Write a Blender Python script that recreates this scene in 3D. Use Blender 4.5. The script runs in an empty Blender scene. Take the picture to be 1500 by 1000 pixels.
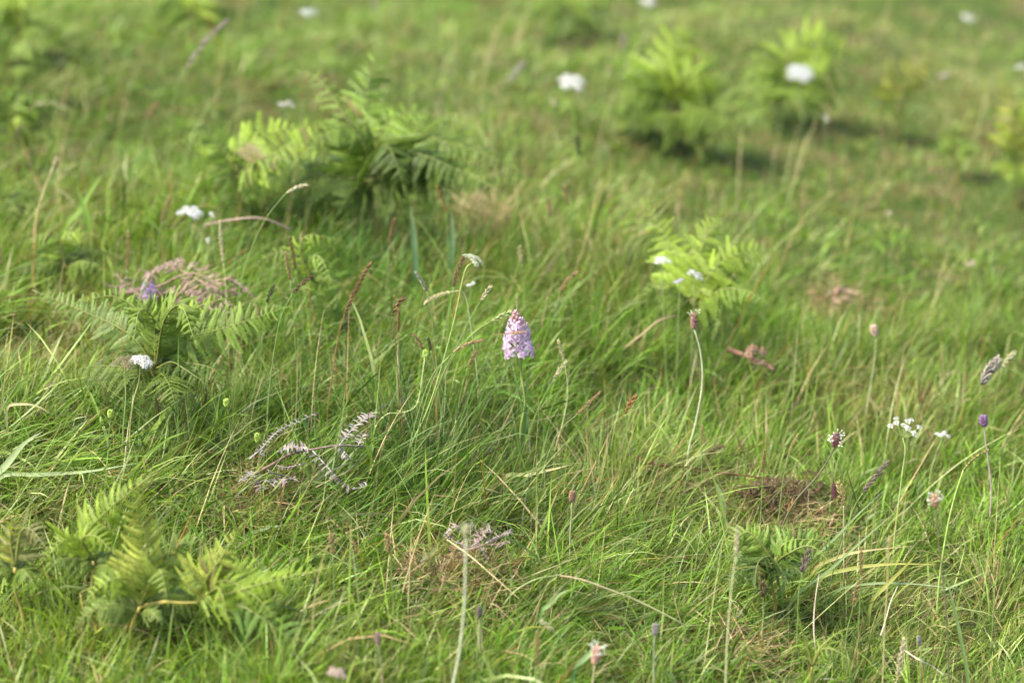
import bpy, math, random
import numpy as np
from mathutils import Vector, Matrix

SC = bpy.context.scene
COL = SC.collection
rng = np.random.default_rng(7)
R = random.Random(11)

# ------------------------------------------------------------------ camera
CAM_H, PITCH, FOCAL = 1.44, math.radians(20.0), 100.0
cam_d = bpy.data.cameras.new('camera')
cam = bpy.data.objects.new('camera', cam_d); COL.objects.link(cam)
cam.location = (0, 0, CAM_H)
cam.rotation_euler = (math.pi / 2 - PITCH, 0, 0)
cam_d.lens = FOCAL; cam_d.sensor_width = 36.0
cam_d.clip_start = 0.05; cam_d.clip_end = 2000
cam_d.dof.use_dof = True
cam_d.dof.focus_distance = 3.57
cam_d.dof.aperture_fstop = 3.2
SC.camera = cam

# ------------------------------------------------------------------ sky and sun
SUN_EL, SUN_AZ = math.radians(54), math.radians(-118)      # azimuth clockwise from +Y: sun high, from the left and slightly behind
w = bpy.data.worlds.new('World'); SC.world = w; w.use_nodes = True
nt = w.node_tree; nt.nodes.clear()
sky = nt.nodes.new('ShaderNodeTexSky'); sky.sky_type = 'NISHITA'; sky.sun_disc = False
sky.sun_elevation = SUN_EL; sky.sun_rotation = SUN_AZ; sky.air_density = 1.0; sky.dust_density = 3.0; sky.ozone_density = 1.0
bg = nt.nodes.new('ShaderNodeBackground'); bg.inputs[1].default_value = 0.15
wo = nt.nodes.new('ShaderNodeOutputWorld')
nt.links.new(sky.outputs[0], bg.inputs[0]); nt.links.new(bg.outputs[0], wo.inputs[0])
sd = bpy.data.lights.new('sun', 'SUN'); sd.energy = 3.2; sd.angle = math.radians(12.0); sd.color = (1.0, 0.94, 0.82)
sun = bpy.data.objects.new('sun', sd); COL.objects.link(sun)
dirv = Vector((math.sin(SUN_AZ) * math.cos(SUN_EL), math.cos(SUN_AZ) * math.cos(SUN_EL), math.sin(SUN_EL)))
sun.rotation_euler = dirv.to_track_quat('Z', 'Y').to_euler()
sun.location = (-3, -2, 5)
SC.view_settings.view_transform = 'Standard'; SC.view_settings.look = 'None'
SC.view_settings.gamma = 1.0; SC.view_settings.use_curve_mapping = False
SC.view_settings.exposure = 1.45
SC.render.engine = 'CYCLES'
SC.cycles.use_denoising = True
SC.cycles.use_adaptive_sampling = False
SC.cycles.max_bounces = 8; SC.cycles.diffuse_bounces = 4; SC.cycles.transmission_bounces = 5
SC.cycles.transparent_max_bounces = 4; SC.cycles.glossy_bounces = 2
SC.cycles.caustics_reflective = False; SC.cycles.caustics_refractive = False

# ------------------------------------------------------------------ numbers
def vnoise(x, y, freq, seed):
    r = np.random.default_rng(seed).random((64, 64))
    x = np.asarray(x, float) * freq + 100.3; y = np.asarray(y, float) * freq + 100.7
    xi = np.floor(x).astype(int); yi = np.floor(y).astype(int)
    fx = x - xi; fy = y - yi
    fx = fx * fx * (3 - 2 * fx); fy = fy * fy * (3 - 2 * fy)
    a = r[xi % 64, yi % 64]; b = r[(xi + 1) % 64, yi % 64]
    c = r[xi % 64, (yi + 1) % 64]; d = r[(xi + 1) % 64, (yi + 1) % 64]
    return (a * (1 - fx) + b * fx) * (1 - fy) + (c * (1 - fx) + d * fx) * fy

def hgt(x, y):
    """height of the soil"""
    h = (0.17 * (vnoise(x, y, 1.25, 1) - 0.5) + 0.085 * (vnoise(x, y, 3.3, 2) - 0.5) - 0.05 * np.clip(x, -4, 4)
         + 0.028 * (vnoise(x, y, 9.0, 3) - 0.5))
    for cx, cy, r, d in HOLLOW: h = h - d * np.exp(-((x - cx) ** 2 + (y - cy) ** 2) / (r * r))
    return h - 0.075 * np.clip(np.asarray(y, float) - 4.0, 0, 6) - 0.14 * np.clip(3.55 - np.asarray(y, float), 0, 2)          # the slope eases down beyond the orchid
HOLLOW = []
def hg(x, y): return float(hgt(x, y))

FW = Vector((0, math.cos(PITCH), -math.sin(PITCH)))
UP = Vector((0, math.sin(PITCH), math.cos(PITCH)))
RT = Vector((1, 0, 0))
CP = Vector((0, 0, CAM_H))
def ray(px, py):
    return FW + RT * ((px - 750) / 1500 * 36 / FOCAL) - UP * ((py - 500) / 1500 * 36 / FOCAL)
CAN = 0.05
def lie(px, py, z=CAN):
    """the point z above the soil that the photograph shows at (px, py)"""
    d = ray(px, py); t = (z - CAM_H) / d.z
    for _ in range(40):
        p = CP + d * t
        t += 0.5 * (hg(p.x, p.y) + z - p.z) / d.z
    return CP + d * t
for hx, hy, hr, hd in [(600, 300, .16, .07), (985, 175, .16, .07), (1140, 120, .12, .04), (480, 290, .12, .05), (1010, 470, .12, .05), (240, 570, .12, .05),
                       (700, 0, .25, .08), (860, 10, .2, .08)]:
    _p = lie(hx, hy, 0.0); HOLLOW.append((_p.x, _p.y, hr, hd))
def onplane(px, py, Y):
    d = ray(px, py); return CP + d * (Y / d.y)
def soil(p): return Vector((p.x, p.y, hg(p.x, p.y) - 0.004))
def mpp(Y):
    """metres per photograph pixel at depth Y"""
    return 36 / FOCAL / 1500 * Y / math.cos(PITCH)

def srgb(r, g, b):
    f = lambda c: (c / 255 / 12.92) if c <= 10 else ((c / 255 + 0.055) / 1.055) ** 2.4
    return (f(r), f(g), f(b))

# ------------------------------------------------------------------ materials
def leaf_material(name, rough=0.5, trans=0.35, spec=0.4, noise=0.25, nscale=60, use_obj=False, tcol=(1.0, 1.1, 0.45), detail=4):
    m = bpy.data.materials.new(name); m.use_nodes = True
    n = m.node_tree; n.nodes.clear(); L = n.links
    out = n.nodes.new('ShaderNodeOutputMaterial')
    at = n.nodes.new('ShaderNodeAttribute'); at.attribute_name = 'Col'
    src = at.outputs['Color']
    if use_obj:
        oi = n.nodes.new('ShaderNodeObjectInfo')
        mx = n.nodes.new('ShaderNodeMix'); mx.data_type = 'RGBA'; mx.blend_type = 'MULTIPLY'; mx.inputs[0].default_value = 1
        L.new(src, mx.inputs[6]); L.new(oi.outputs['Color'], mx.inputs[7]); src = mx.outputs[2]
    tc = n.nodes.new('ShaderNodeNewGeometry')
    ns = n.nodes.new('ShaderNodeTexNoise'); ns.inputs['Scale'].default_value = nscale; ns.inputs['Detail'].default_value = detail
    L.new(tc.outputs['Position'], ns.inputs['Vector'])
    mr = n.nodes.new('ShaderNodeMapRange'); mr.inputs[1].default_value = 0.3; mr.inputs[2].default_value = 0.7
    mr.inputs[3].default_value = 1 - noise; mr.inputs[4].default_value = 1 + noise
    L.new(ns.outputs['Fac'], mr.inputs[0])
    vm = n.nodes.new('ShaderNodeVectorMath'); vm.operation = 'SCALE'
    L.new(src, vm.inputs[0]); L.new(mr.outputs[0], vm.inputs['Scale'])
    pb = n.nodes.new('ShaderNodeBsdfPrincipled')
    pb.inputs['Roughness'].default_value = rough
    pb.inputs['Specular IOR Level'].default_value = spec
    L.new(vm.outputs[0], pb.inputs['Base Color'])
    if trans > 0:
        tr = n.nodes.new('ShaderNodeBsdfTranslucent')
        tv = n.nodes.new('ShaderNodeVectorMath'); tv.operation = 'MULTIPLY'; tv.inputs[1].default_value = tcol
        L.new(vm.outputs[0], tv.inputs[0]); L.new(tv.outputs[0], tr.inputs[0])
        ms = n.nodes.new('ShaderNodeMixShader'); ms.inputs[0].default_value = trans
        L.new(pb.outputs[0], ms.inputs[1]); L.new(tr.outputs[0], ms.inputs[2]); L.new(ms.outputs[0], out.inputs[0])
    else:
        L.new(pb.outputs[0], out.inputs[0])
    return m

M_GRASS = leaf_material('grass_blade', rough=0.42, trans=0.42, spec=0.32, noise=0.18, nscale=45)
M_FERN = leaf_material('bracken_leaf', rough=0.55, trans=0.38, spec=0.35, noise=0.22, nscale=70, use_obj=True, tcol=(1.0, 1.0, 0.5))
M_STEM = leaf_material('green_stem', rough=0.5, trans=0.0, spec=0.4, noise=0.2, nscale=120)
M_DRY = leaf_material('dry_straw', rough=0.8, trans=0.15, spec=0.2, noise=0.3, nscale=160, tcol=(1, 0.9, 0.7))
M_PETAL = leaf_material('petal', rough=0.6, trans=0.35, spec=0.25, noise=0.08, nscale=300, tcol=(1, 0.95, 1))
M_DARK = leaf_material('seed_chaff', rough=0.75, trans=0.1, spec=0.25, noise=0.35, nscale=350, tcol=(1, 0.9, 0.7))

def ground_material():
    m = bpy.data.materials.new('meadow_soil'); m.use_nodes = True
    n = m.node_tree; L = n.links; pb = n.nodes['Principled BSDF']
    pb.inputs['Roughness'].default_value = 0.95; pb.inputs['Specular IOR Level'].default_value = 0.1
    g = n.nodes.new('ShaderNodeNewGeometry')
    a = n.nodes.new('ShaderNodeTexNoise'); a.inputs['Scale'].default_value = 9; a.inputs['Detail'].default_value = 9
    b = n.nodes.new('ShaderNodeTexNoise'); b.inputs['Scale'].default_value = 120; b.inputs['Detail'].default_value = 5
    L.new(g.outputs['Position'], a.inputs['Vector']); L.new(g.outputs['Position'], b.inputs['Vector'])
    r1 = n.nodes.new('ShaderNodeValToRGB')
    e = r1.color_ramp.elements
    e[0].position = 0.35; e[0].color = (0.045, 0.075, 0.016, 1); e[1].position = 0.68; e[1].color = (0.11, 0.085, 0.04, 1)
    e2 = r1.color_ramp.elements.new(0.52); e2.color = (0.065, 0.085, 0.022, 1)
    L.new(a.outputs['Fac'], r1.inputs[0])
    mr = n.nodes.new('ShaderNodeMapRange'); mr.inputs[1].default_value = 0.3; mr.inputs[2].default_value = 0.7
    mr.inputs[3].default_value = 0.55; mr.inputs[4].default_value = 1.5
    L.new(b.outputs['Fac'], mr.inputs[0])
    v = n.nodes.new('ShaderNodeVectorMath'); v.operation = 'SCALE'
    L.new(r1.outputs[0], v.inputs[0]); L.new(mr.outputs[0], v.inputs['Scale']); L.new(v.outputs[0], pb.inputs['Base Color'])
    bp = n.nodes.new('ShaderNodeBump'); bp.inputs['Distance'].default_value = 0.01
    L.new(b.outputs['Fac'], bp.inputs['Height']); L.new(bp.outputs[0], pb.inputs['Normal'])
    return m
M_SOIL = ground_material()

# ------------------------------------------------------------------ ground
def axis(fine_lo, fine_hi, step, far):
    a = list(np.arange(fine_lo, fine_hi + 1e-6, step)); d = step
    hi, lo = a[-1], a[0]
    up, dn = [], []
    while hi < far: d *= 1.35; hi += d; up.append(hi)
    d = step
    while lo > -far: d *= 1.35; lo -= d; dn.append(lo)
    return np.array(dn[::-1] + a + up)
gx = axis(-3, 3, 0.04, 600); gy = axis(-0.5, 9.5, 0.04, 600)
X, Y = np.meshgrid(gx, gy, indexing='ij')
Z = hgt(X, Y)
far = np.clip((np.hypot(X, Y - 4) - 30) / 200, 0, 1); Z = Z * (1 - far) - 0.45 * far 
nx, ny = len(gx), len(gy)
V = np.stack([X.ravel(), Y.ravel(), Z.ravel()], 1)
i = np.arange(nx - 1)[:, None] * ny + np.arange(ny - 1)[None, :]
F = np.stack([i, i + ny, i + ny + 1, i + 1], -1).reshape(-1, 4)
me = bpy.data.meshes.new('ground'); me.from_pydata(V.tolist(), [], F.tolist()); me.materials.append(M_SOIL)
me.polygons.foreach_set('use_smooth', [True] * len(me.polygons))
go = bpy.data.objects.new('ground', me); COL.objects.link(go); go['kind'] = 'structure'

# ------------------------------------------------------------------ the grass
PATCH = []    # x, y, radius x, radius y, kind, strength
def patch(px, py, rx, ry, kind, s=1.0):
    c = lie(px, py); e = lie(px + rx, py); n = lie(px, py - ry); f = lie(px, py + ry)
    PATCH.append((c.x, c.y, abs(e.x - c.x) + 1e-3, abs(n.y - f.y) / 2, kind, s))
for a in [(690, 800, 50, 30, 'thatch', .7), (640, 800, 45, 22, 'thatch', .4), (1155, 718, 60, 26, 'thatch', .7), (1100, 910, 50, 40, 'thatch', .25),
          (380, 690, 60, 40, 'thatch', .5), (900, 270, 160, 50, 'straw', .8), (1330, 60, 120, 60, 'straw', 1.0),
          (1050, 20, 120, 40, 'straw', .6), (1230, 430, 50, 25, 'thatch', .9), (720, 300, 60, 40, 'thatch', .6), (700, 150, 120, 50, 'straw', .5),
          (130, 240, 120, 60, 'brown', .5), (30, 100, 80, 60, 'brown', .6), (1250, 210, 150, 70, 'olive', .8), (1300, 540, 180, 60, 'straw', .45),
          (940, 690, 180, 50, 'straw', .5), (1250, 590, 120, 40, 'brown', .5), (80, 480, 80, 60, 'straw', .8), (60, 730, 100, 50, 'straw', .7),
          (100, 640, 130, 50, 'comb', 1.0), (250, 690, 150, 40, 'comb', .7), (60, 900, 130, 70, 'lime', 1.0), (150, 960, 160, 50, 'lime', .8),
          (560, 950, 200, 60, 'lime', .5), (600, 650, 150, 70, 'deep', 1.0), (720, 700, 120, 60, 'deep', .8), (450, 620, 120, 50, 'deep', .6),
          (250, 600, 120, 40, 'deep', .8), (1250, 650, 100, 60, 'fresh', .6), (1130, 620, 150, 50, 'fresh', .9), (900, 520, 160, 60, 'fresh', .5),
          (560, 330, 160, 40, 'blue', .9), (700, 390, 160, 50, 'fresh', .7), (1400, 360, 130, 70, 'fresh', .5), (1430, 690, 100, 80, 'fresh', .7),
          (1350, 850, 150, 60, 'straw', .7), (1230, 880, 120, 60, 'straw', .4), (1350, 960, 150, 50, 'brown', .5), (480, 860, 120, 60, 'lime', .4),
          (100, 370, 120, 70, 'lime', .6), (900, 190, 140, 40, 'lime', .4), (640, 60, 200, 60, 'straw', .3), (1420, 170, 90, 60, 'brown', .6),
          (850, 330, 120, 40, 'straw', .5)]:
    patch(*a)
def pw(x, y, kinds):
    o = np.zeros_like(x)
    for cx, cy, rx, ry, k, s in PATCH:
        if k in kinds:
            d = ((x - cx) / rx) ** 2 + ((y - cy) / ry) ** 2
            o = np.maximum(o, s * np.exp(-d * 0.9))
    return np.clip(o * (0.55 + 0.9 * vnoise(x, y, 14, 77)), 0, 1)

PAL = {k: np.array(v) for k, v in dict(
    fresh=(0.168, 0.310, 0.028), mid=(0.116, 0.222, 0.024), lime=(0.265, 0.350, 0.040), deep=(0.040, 0.098, 0.018),
    blue=(0.070, 0.160, 0.050), straw=(0.46, 0.37, 0.19), tan=(0.34, 0.225, 0.11), rust=(0.30, 0.13, 0.035), pale=(0.37, 0.42, 0.17),
    brown=(0.13, 0.08, 0.04)).items()}

def blades(x, y, z0, length, width, az, lean0, bend, twist, col, base_col, tipc=None, seg=4, fold=None):
    """ribbons; returns verts, tri/quad index arrays and colours"""
    n = len(x)
    t = np.linspace(0, 1, seg + 1)
    pts = np.zeros((n, seg + 1, 3)); ang = np.zeros((n, seg + 1))
    for k in range(seg + 1): ang[:, k] = np.clip(lean0 + bend * t[k] ** 1.4, -0.2, 2.3)
    pts[:, 0] = np.stack([x, y, z0], 1)
    dx, dy = np.cos(az), np.sin(az)
    for k in range(1, seg + 1):
        a = (ang[:, k] + ang[:, k - 1]) / 2; s = length / seg
        pts[:, k, 0] = pts[:, k - 1, 0] + dx * np.sin(a) * s
        pts[:, k, 1] = pts[:, k - 1, 1] + dy * np.sin(a) * s
        pts[:, k, 2] = pts[:, k - 1, 2] + np.cos(a) * s
    verts = np.zeros((n, seg * 2 + 1, 3)); cols = np.ones((n, seg * 2 + 1, 4))
    tipc = col if tipc is None else tipc
    for k in range(seg):
        tw = twist + 0.5 * t[k]
        nrm = np.stack([dx * np.cos(ang[:, k]), dy * np.cos(ang[:, k]), -np.sin(ang[:, k])], 1)
        per = np.stack([-dy, dx, np.zeros(n)], 1)
        side = per * np.cos(tw)[:, None] + nrm * np.sin(tw)[:, None]
        wk = width * (0.75 + 0.25 * min(1, t[k] * 4)) * (1 - t[k] ** 2.2 * 0.8) * 0.5
        verts[:, 2 * k] = pts[:, k] + side * wk[:, None]
        verts[:, 2 * k + 1] = pts[:, k] - side * wk[:, None]
        f = max(0, 1 - t[k] * 3.2); g = max(0, (t[k] - 0.6) / 0.4)
        c = base_col * f + col * (1 - f); c = c * (1 - g) + tipc * g
        cols[:, 2 * k, :3] = c; cols[:, 2 * k + 1, :3] = c
    verts[:, -1] = pts[:, -1]; cols[:, -1, :3] = tipc
    return verts, cols

def ribbon_object(name, parts, mat):
    """join lists of (verts, cols) of equal segment counts into one mesh, fast"""
    VV, CC, LI, LS = [], [], [], []
    off = 0
    for verts, cols in parts:
        n, m, _ = verts.shape; seg = (m - 1) // 2
        b = off + np.arange(n)[:, None] * m
        quads = np.stack([np.concatenate([b + 2 * k, b + 2 * k + 1, b + 2 * k + 3, b + 2 * k + 2], 1) for k in range(seg - 1)], 1)
        tri = np.concatenate([b + m - 3, b + m - 2, b + m - 1], 1)
        per = np.concatenate([quads.reshape(n, -1), tri], 1)
        LI.append(per.ravel())
        LS.append(np.tile(np.array([4] * (seg - 1) + [3]), n))
        VV.append(verts.reshape(-1, 3)); CC.append(cols.reshape(-1, 4)); off += n * m
    VV = np.concatenate(VV); CC = np.concatenate(CC); LI = np.concatenate(LI); LS = np.concatenate(LS)
    me = bpy.data.meshes.new(name)
    me.vertices.add(len(VV)); me.vertices.foreach_set('co', VV.ravel().astype(np.float32))
    me.loops.add(len(LI)); me.loops.foreach_set('vertex_index', LI.astype(np.int32))
    me.polygons.add(len(LS))
    st = np.concatenate([[0], np.cumsum(LS)[:-1]])
    me.polygons.foreach_set('loop_start', st.astype(np.int32))
    me.polygons.foreach_set('use_smooth', np.ones(len(LS), bool))
    a = me.color_attributes.new('Col', 'FLOAT_COLOR', 'POINT'); a.data.foreach_set('color', CC.ravel().astype(np.float32))
    me.update(calc_edges=True); me.materials.append(mat)
    o = bpy.data.objects.new(name, me); COL.objects.link(o)
    return o

SHADE = []   # places kept thin under the ferns and round the orchid: x, y, radius
def scatter(n, x0, x1, y0, y1):
    return rng.uniform(x0, x1, n), rng.uniform(y0, y1, n)

def grass_field(n, x0, x1, y0, y1, wscale, lscale, tuft_density, accept=None, seg=4):
    """blades gathered in tufts that share a lean, a length and a colour"""
    nt_ = int((x1 - x0) * (y1 - y0) * tuft_density)
    tx, ty = scatter(nt_, x0, x1, y0, y1)
    t_az = rng.normal(0, 0.75, nt_); t_lean = rng.normal(0, 0.16, nt_)
    t_len = rng.lognormal(0, 0.25, nt_); t_hue = rng.random(nt_); t_rad = rng.uniform(0.006, 0.03, nt_); t_val = rng.normal(1, 0.24, nt_)
    ti = rng.integers(0, nt_, n)
    loose = rng.random(n) < 0.33
    gx_, gy_ = rng.normal(0, 1, n), rng.normal(0, 1, n)
    x = tx[ti] + gx_ * t_rad[ti]; y = ty[ti] + gy_ * t_rad[ti]
    lx, ly = scatter(n, x0, x1, y0, y1)
    x = np.where(loose, lx, x); y = np.where(loose, ly, y)
    if accept is not None:
        k = accept(x, y); x, y, ti, loose, gx_, gy_ = [q[k] for q in (x, y, ti, loose, gx_, gy_)]
    n = len(x)
    thatch = pw(x, y, ('thatch',)); straw = pw(x, y, ('straw',)); comb = pw(x, y, ('comb',)); deep = pw(x, y, ('deep',))
    lime = pw(x, y, ('lime',)); fresh = pw(x, y, ('fresh',)); brown = pw(x, y, ('brown', 'olive')); blue = pw(x, y, ('blue',))
    f1 = vnoise(x, y, 2.1, 21); f2 = vnoise(x, y, 5.2, 22); f3 = vnoise(x, y, 2.7, 23); f4 = vnoise(x, y, 11, 24)
    az = np.where(loose, rng.normal(0, 1.5, n), t_az[ti]) + rng.normal(0, 0.6, n) + (f1 - 0.45) * 1.6
    # splay out of the tuft
    lean = 0.30 + 0.60 * (f3 - 0.4) + 0.35 * (f2 - 0.5) + t_lean[ti] + np.abs(rng.normal(0, 0.18, n)) + 0.55 * comb - 0.12 * deep
    lean = np.clip(lean, 0.02, 1.35)
    left = np.clip((-x - 0.15) / 0.6, 0, 1)
    lean += 0.22 * left
    vx = np.cos(az) * np.sin(lean) + gx_ * 0.27 * (~loose); vy = np.sin(az) * np.sin(lean) + gy_ * 0.27 * (~loose)
    az = np.arctan2(vy, vx); lean = np.arctan2(np.hypot(vx, vy), np.cos(lean))
    L = rng.uniform(0.036, 0.100, n) * t_len[ti] * (0.75 + 0.6 * f2) * lscale
    L *= (1 - 0.55 * thatch) * (1 + 0.35 * comb + 0.25 * deep + 0.1 * lime) * np.clip(0.75 + 0.6 * vnoise(x, y, 3.1, 31), 0.7, 1.4)
    L = np.clip(L, 0.02, 0.22)
    for sx, sy, sr in SHADE + [(a, b_, r_ * .8) for a, b_, r_, _ in HOLLOW]:
        d = np.hypot(x - sx, y - sy); L *= np.where(d < sr, 0.62 + 0.38 * (d / sr) ** 2, 1.0)
    W = (0.0009 + 0.0018 * rng.random(n) ** 2.2 + 0.0026 * (rng.random(n) < 0.055)) * wscale * (1 + 0.45 * comb + 0.45 * lime)
    L *= 1 - 0.15 * np.clip((3.5 - y) / .4, 0, 1); lean += 0.15 * np.clip((3.5 - y) / .4, 0, 1)
    right = np.clip((x - 0.05) / 0.35, 0, 1) * 0.27 + np.clip((y - 4.2) / 1.0, 0, 1) * 0.36
    L *= 1 - right
    bend = rng.normal(0.45, 0.55, n) + 0.35 * comb
    tw = rng.uniform(-1.2, 1.2, n)
    hue = np.clip(np.where(loose, rng.random(n), 0.65 * t_hue[ti] + 0.35 * rng.random(n)) + 0.35 * (f1 - 0.5), 0, 1)[:, None]
    c = PAL['mid'] * (1 - hue) + PAL['fresh'] * hue
    def mixin(c, k, wt): wt = np.clip(wt, 0, 1)[:, None]; return c * (1 - wt) + PAL[k] * wt
    c = mixin(c, 'lime', 0.55 * lime + 0.45 * (rng.random(n) < 0.14) + 0.5 * np.clip(f4 - 0.68, 0, 1))
    c = mixin(c, 'pale', 0.8 * (rng.random(n) < 0.17) + 0.4 * comb * rng.random(n))
    c = mixin(c, 'deep', 0.65 * deep + 0.7 * (rng.random(n) < 0.16))
    c = mixin(c, 'blue', 0.7 * blue + 0.5 * (rng.random(n) < 0.05))
    c = mixin(c, 'fresh', 0.5 * fresh)
    wear = 0.075 + 0.10 * np.clip(vnoise(x, y, 4.5, 41) - 0.45, 0, 1) * 2 + 0.32 * straw + 0.20 * brown + 0.45 * thatch
    dry = rng.random(n) < wear
    kinds = rng.random(n)
    kb = np.clip(0.30 + 0.5 * brown + 0.3 * thatch, 0, 1)
    dc = np.where((kinds < kb)[:, None], PAL['tan'], PAL['straw'])
    dc = np.where((kinds < 0.11)[:, None], PAL['rust'], dc)
    dc = np.where(((kinds > 0.93) | ((thatch > 0.4) & (kinds > 0.75)))[:, None], PAL['brown'], dc)
    c = np.where(dry[:, None], dc * (0.7 + 0.3 * rng.random(n)[:, None]), c)
    c = mixin(c, 'pale', 0.22 * straw)
    c = mixin(c, 'tan', 0.12 * straw + 0.20 * brown + 0.10 * np.clip(vnoise(x, y, 6.5, 52) - .5, 0, 1) * 2)
    c = c * np.clip(t_val[ti] * rng.normal(1, 0.17, n), 0.5, 1.7)[:, None]
    bc = c * 0.55 + PAL['straw'] * 0.30
    tip = np.where((rng.random(n) < 0.16)[:, None], c * 0.35 + PAL['straw'] * 0.55, c)
    tip = np.where((rng.random(n) < 0.05)[:, None], PAL['rust'], tip)
    W = np.where(dry, W * 0.8, W); bend = np.where(dry, bend * 1.3, bend)
    return blades(x, y, hgt(x, y) - 0.004, L, W, az, lean, bend, tw, c, bc, tip, seg)

def frame_accept(margin, inside=True):
    def f(x, y):
        half = 0.18 * (y / math.cos(PITCH)) * 1.04 + margin
        k = np.abs(x) < half
        return k if inside else ~k
    return f

def build_grass():
    P = []
    P.append(grass_field(165000, -1.25, 1.25, 2.45, 4.55, 1.0, 1.0, 420, frame_accept(0.15)))
    P.append(grass_field(140000, -1.95, 1.95, 4.55, 8.7, 1.25, 0.85, 260, frame_accept(0.2)))
    P.append(grass_field(44000, -1.9, 1.9, 1.9, 4.55, 1.9, 1.05, 200, frame_accept(0.15, False)))
    P.append(grass_field(42000, -3.4, 3.4, 4.55, 8.7, 2.4, 1.1, 120, frame_accept(0.2, False)))
    P.append(grass_field(36000, -5, 5, 8.7, 14, 4.0, 1.3, 60, None))
    o = ribbon_object('grass', P, M_GRASS)
    o['kind'] = 'stuff'; o['category'] = 'grass'
    o['label'] = 'windblown green meadow grass covering the whole slope'
    # short moss-like undergrowth, close to the soil
    n = 60000
    x, y = scatter(n, -1.5, 1.5, 2.4, 6.4); k = frame_accept(0.1)(x, y); x, y = x[k], y[k]; n = len(x)
    hue = rng.random(n)[:, None]
    c = PAL['deep'] * (1 - hue) + PAL['fresh'] * hue
    c = np.where((rng.random(n) < 0.3)[:, None], PAL['tan'] * (0.5 + 0.6 * rng.random(n)[:, None]), c)
    v = blades(x, y, hgt(x, y) - 0.002, rng.uniform(0.012, 0.035, n), rng.uniform(0.0015, 0.003, n), rng.uniform(-3.1, 3.1, n),
               rng.uniform(0.2, 1.3, n), rng.normal(0.2, 0.4, n), rng.uniform(-1.5, 1.5, n), c, c, None, 2)
    o = ribbon_object('undergrowth', [v], M_GRASS); o['kind'] = 'stuff'; o['category'] = 'undergrowth'
    o['label'] = 'short mossy undergrowth and thatch between the grass roots'
    # matted dead thatch in the bare spots
    X_, Y_ = [], []
    for cx, cy, rx, ry, k_, s_ in PATCH:
        if k_ == 'thatch':
            c_ = int(1300 * s_); X_.append(cx + rng.normal(0, rx * .55, c_)); Y_.append(cy + rng.normal(0, ry * .55, c_))
    x = np.concatenate(X_); y = np.concatenate(Y_); n = len(x); kk = rng.random(n)[:, None]
    c = np.where(kk < .5, PAL['straw'] * .8, np.where(kk < .72, PAL['tan'] * .9, np.where(kk < .76, PAL['rust'] * .7, np.where(kk < .88, PAL['brown'], PAL['mid']))))
    v = blades(x, y, hgt(x, y) + rng.uniform(0, 0.022, n), rng.uniform(0.02, 0.06, n), rng.uniform(0.0008, 0.002, n), rng.uniform(-3.1, 3.1, n),
               rng.uniform(0.7, 1.6, n), rng.normal(0.3, 0.6, n), rng.uniform(-1.5, 1.5, n), c, c, None, 3)
    o = ribbon_object('thatch', [v], M_DRY); o['kind'] = 'stuff'; o['category'] = 'dead thatch'
    o['label'] = 'matted tan dead grass in the worn spots of the sward'
    # fine leafless flowering stalks standing over the sward
    n = 900
    x, y = scatter(n, -1.6, 1.6, 2.9, 7.0); k = frame_accept(0.2)(x, y); x, y = x[k], y[k]; n = len(x)
    kk = rng.random(n)
    c = np.where((kk < 0.45)[:, None], PAL['straw'] * 0.9, np.where((kk < 0.7)[:, None], PAL['tan'], np.where((kk < 0.8)[:, None], PAL['rust'], PAL['pale'])))
    v = blades(x, y, hgt(x, y), rng.uniform(0.11, 0.22, n), rng.uniform(0.0009, 0.0016, n), rng.normal(0.1, 0.9, n), np.abs(rng.normal(0.35, 0.25, n)),
               rng.normal(0.4, 0.4, n), rng.uniform(-1, 1, n), c, c * 0.9, c, 6)
    o = ribbon_object('dry_stalks', [v], M_DRY); o['kind'] = 'stuff'; o['category'] = 'dry stalks'
    o['label'] = 'thin straw coloured stalks scattered through the green sward'

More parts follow.
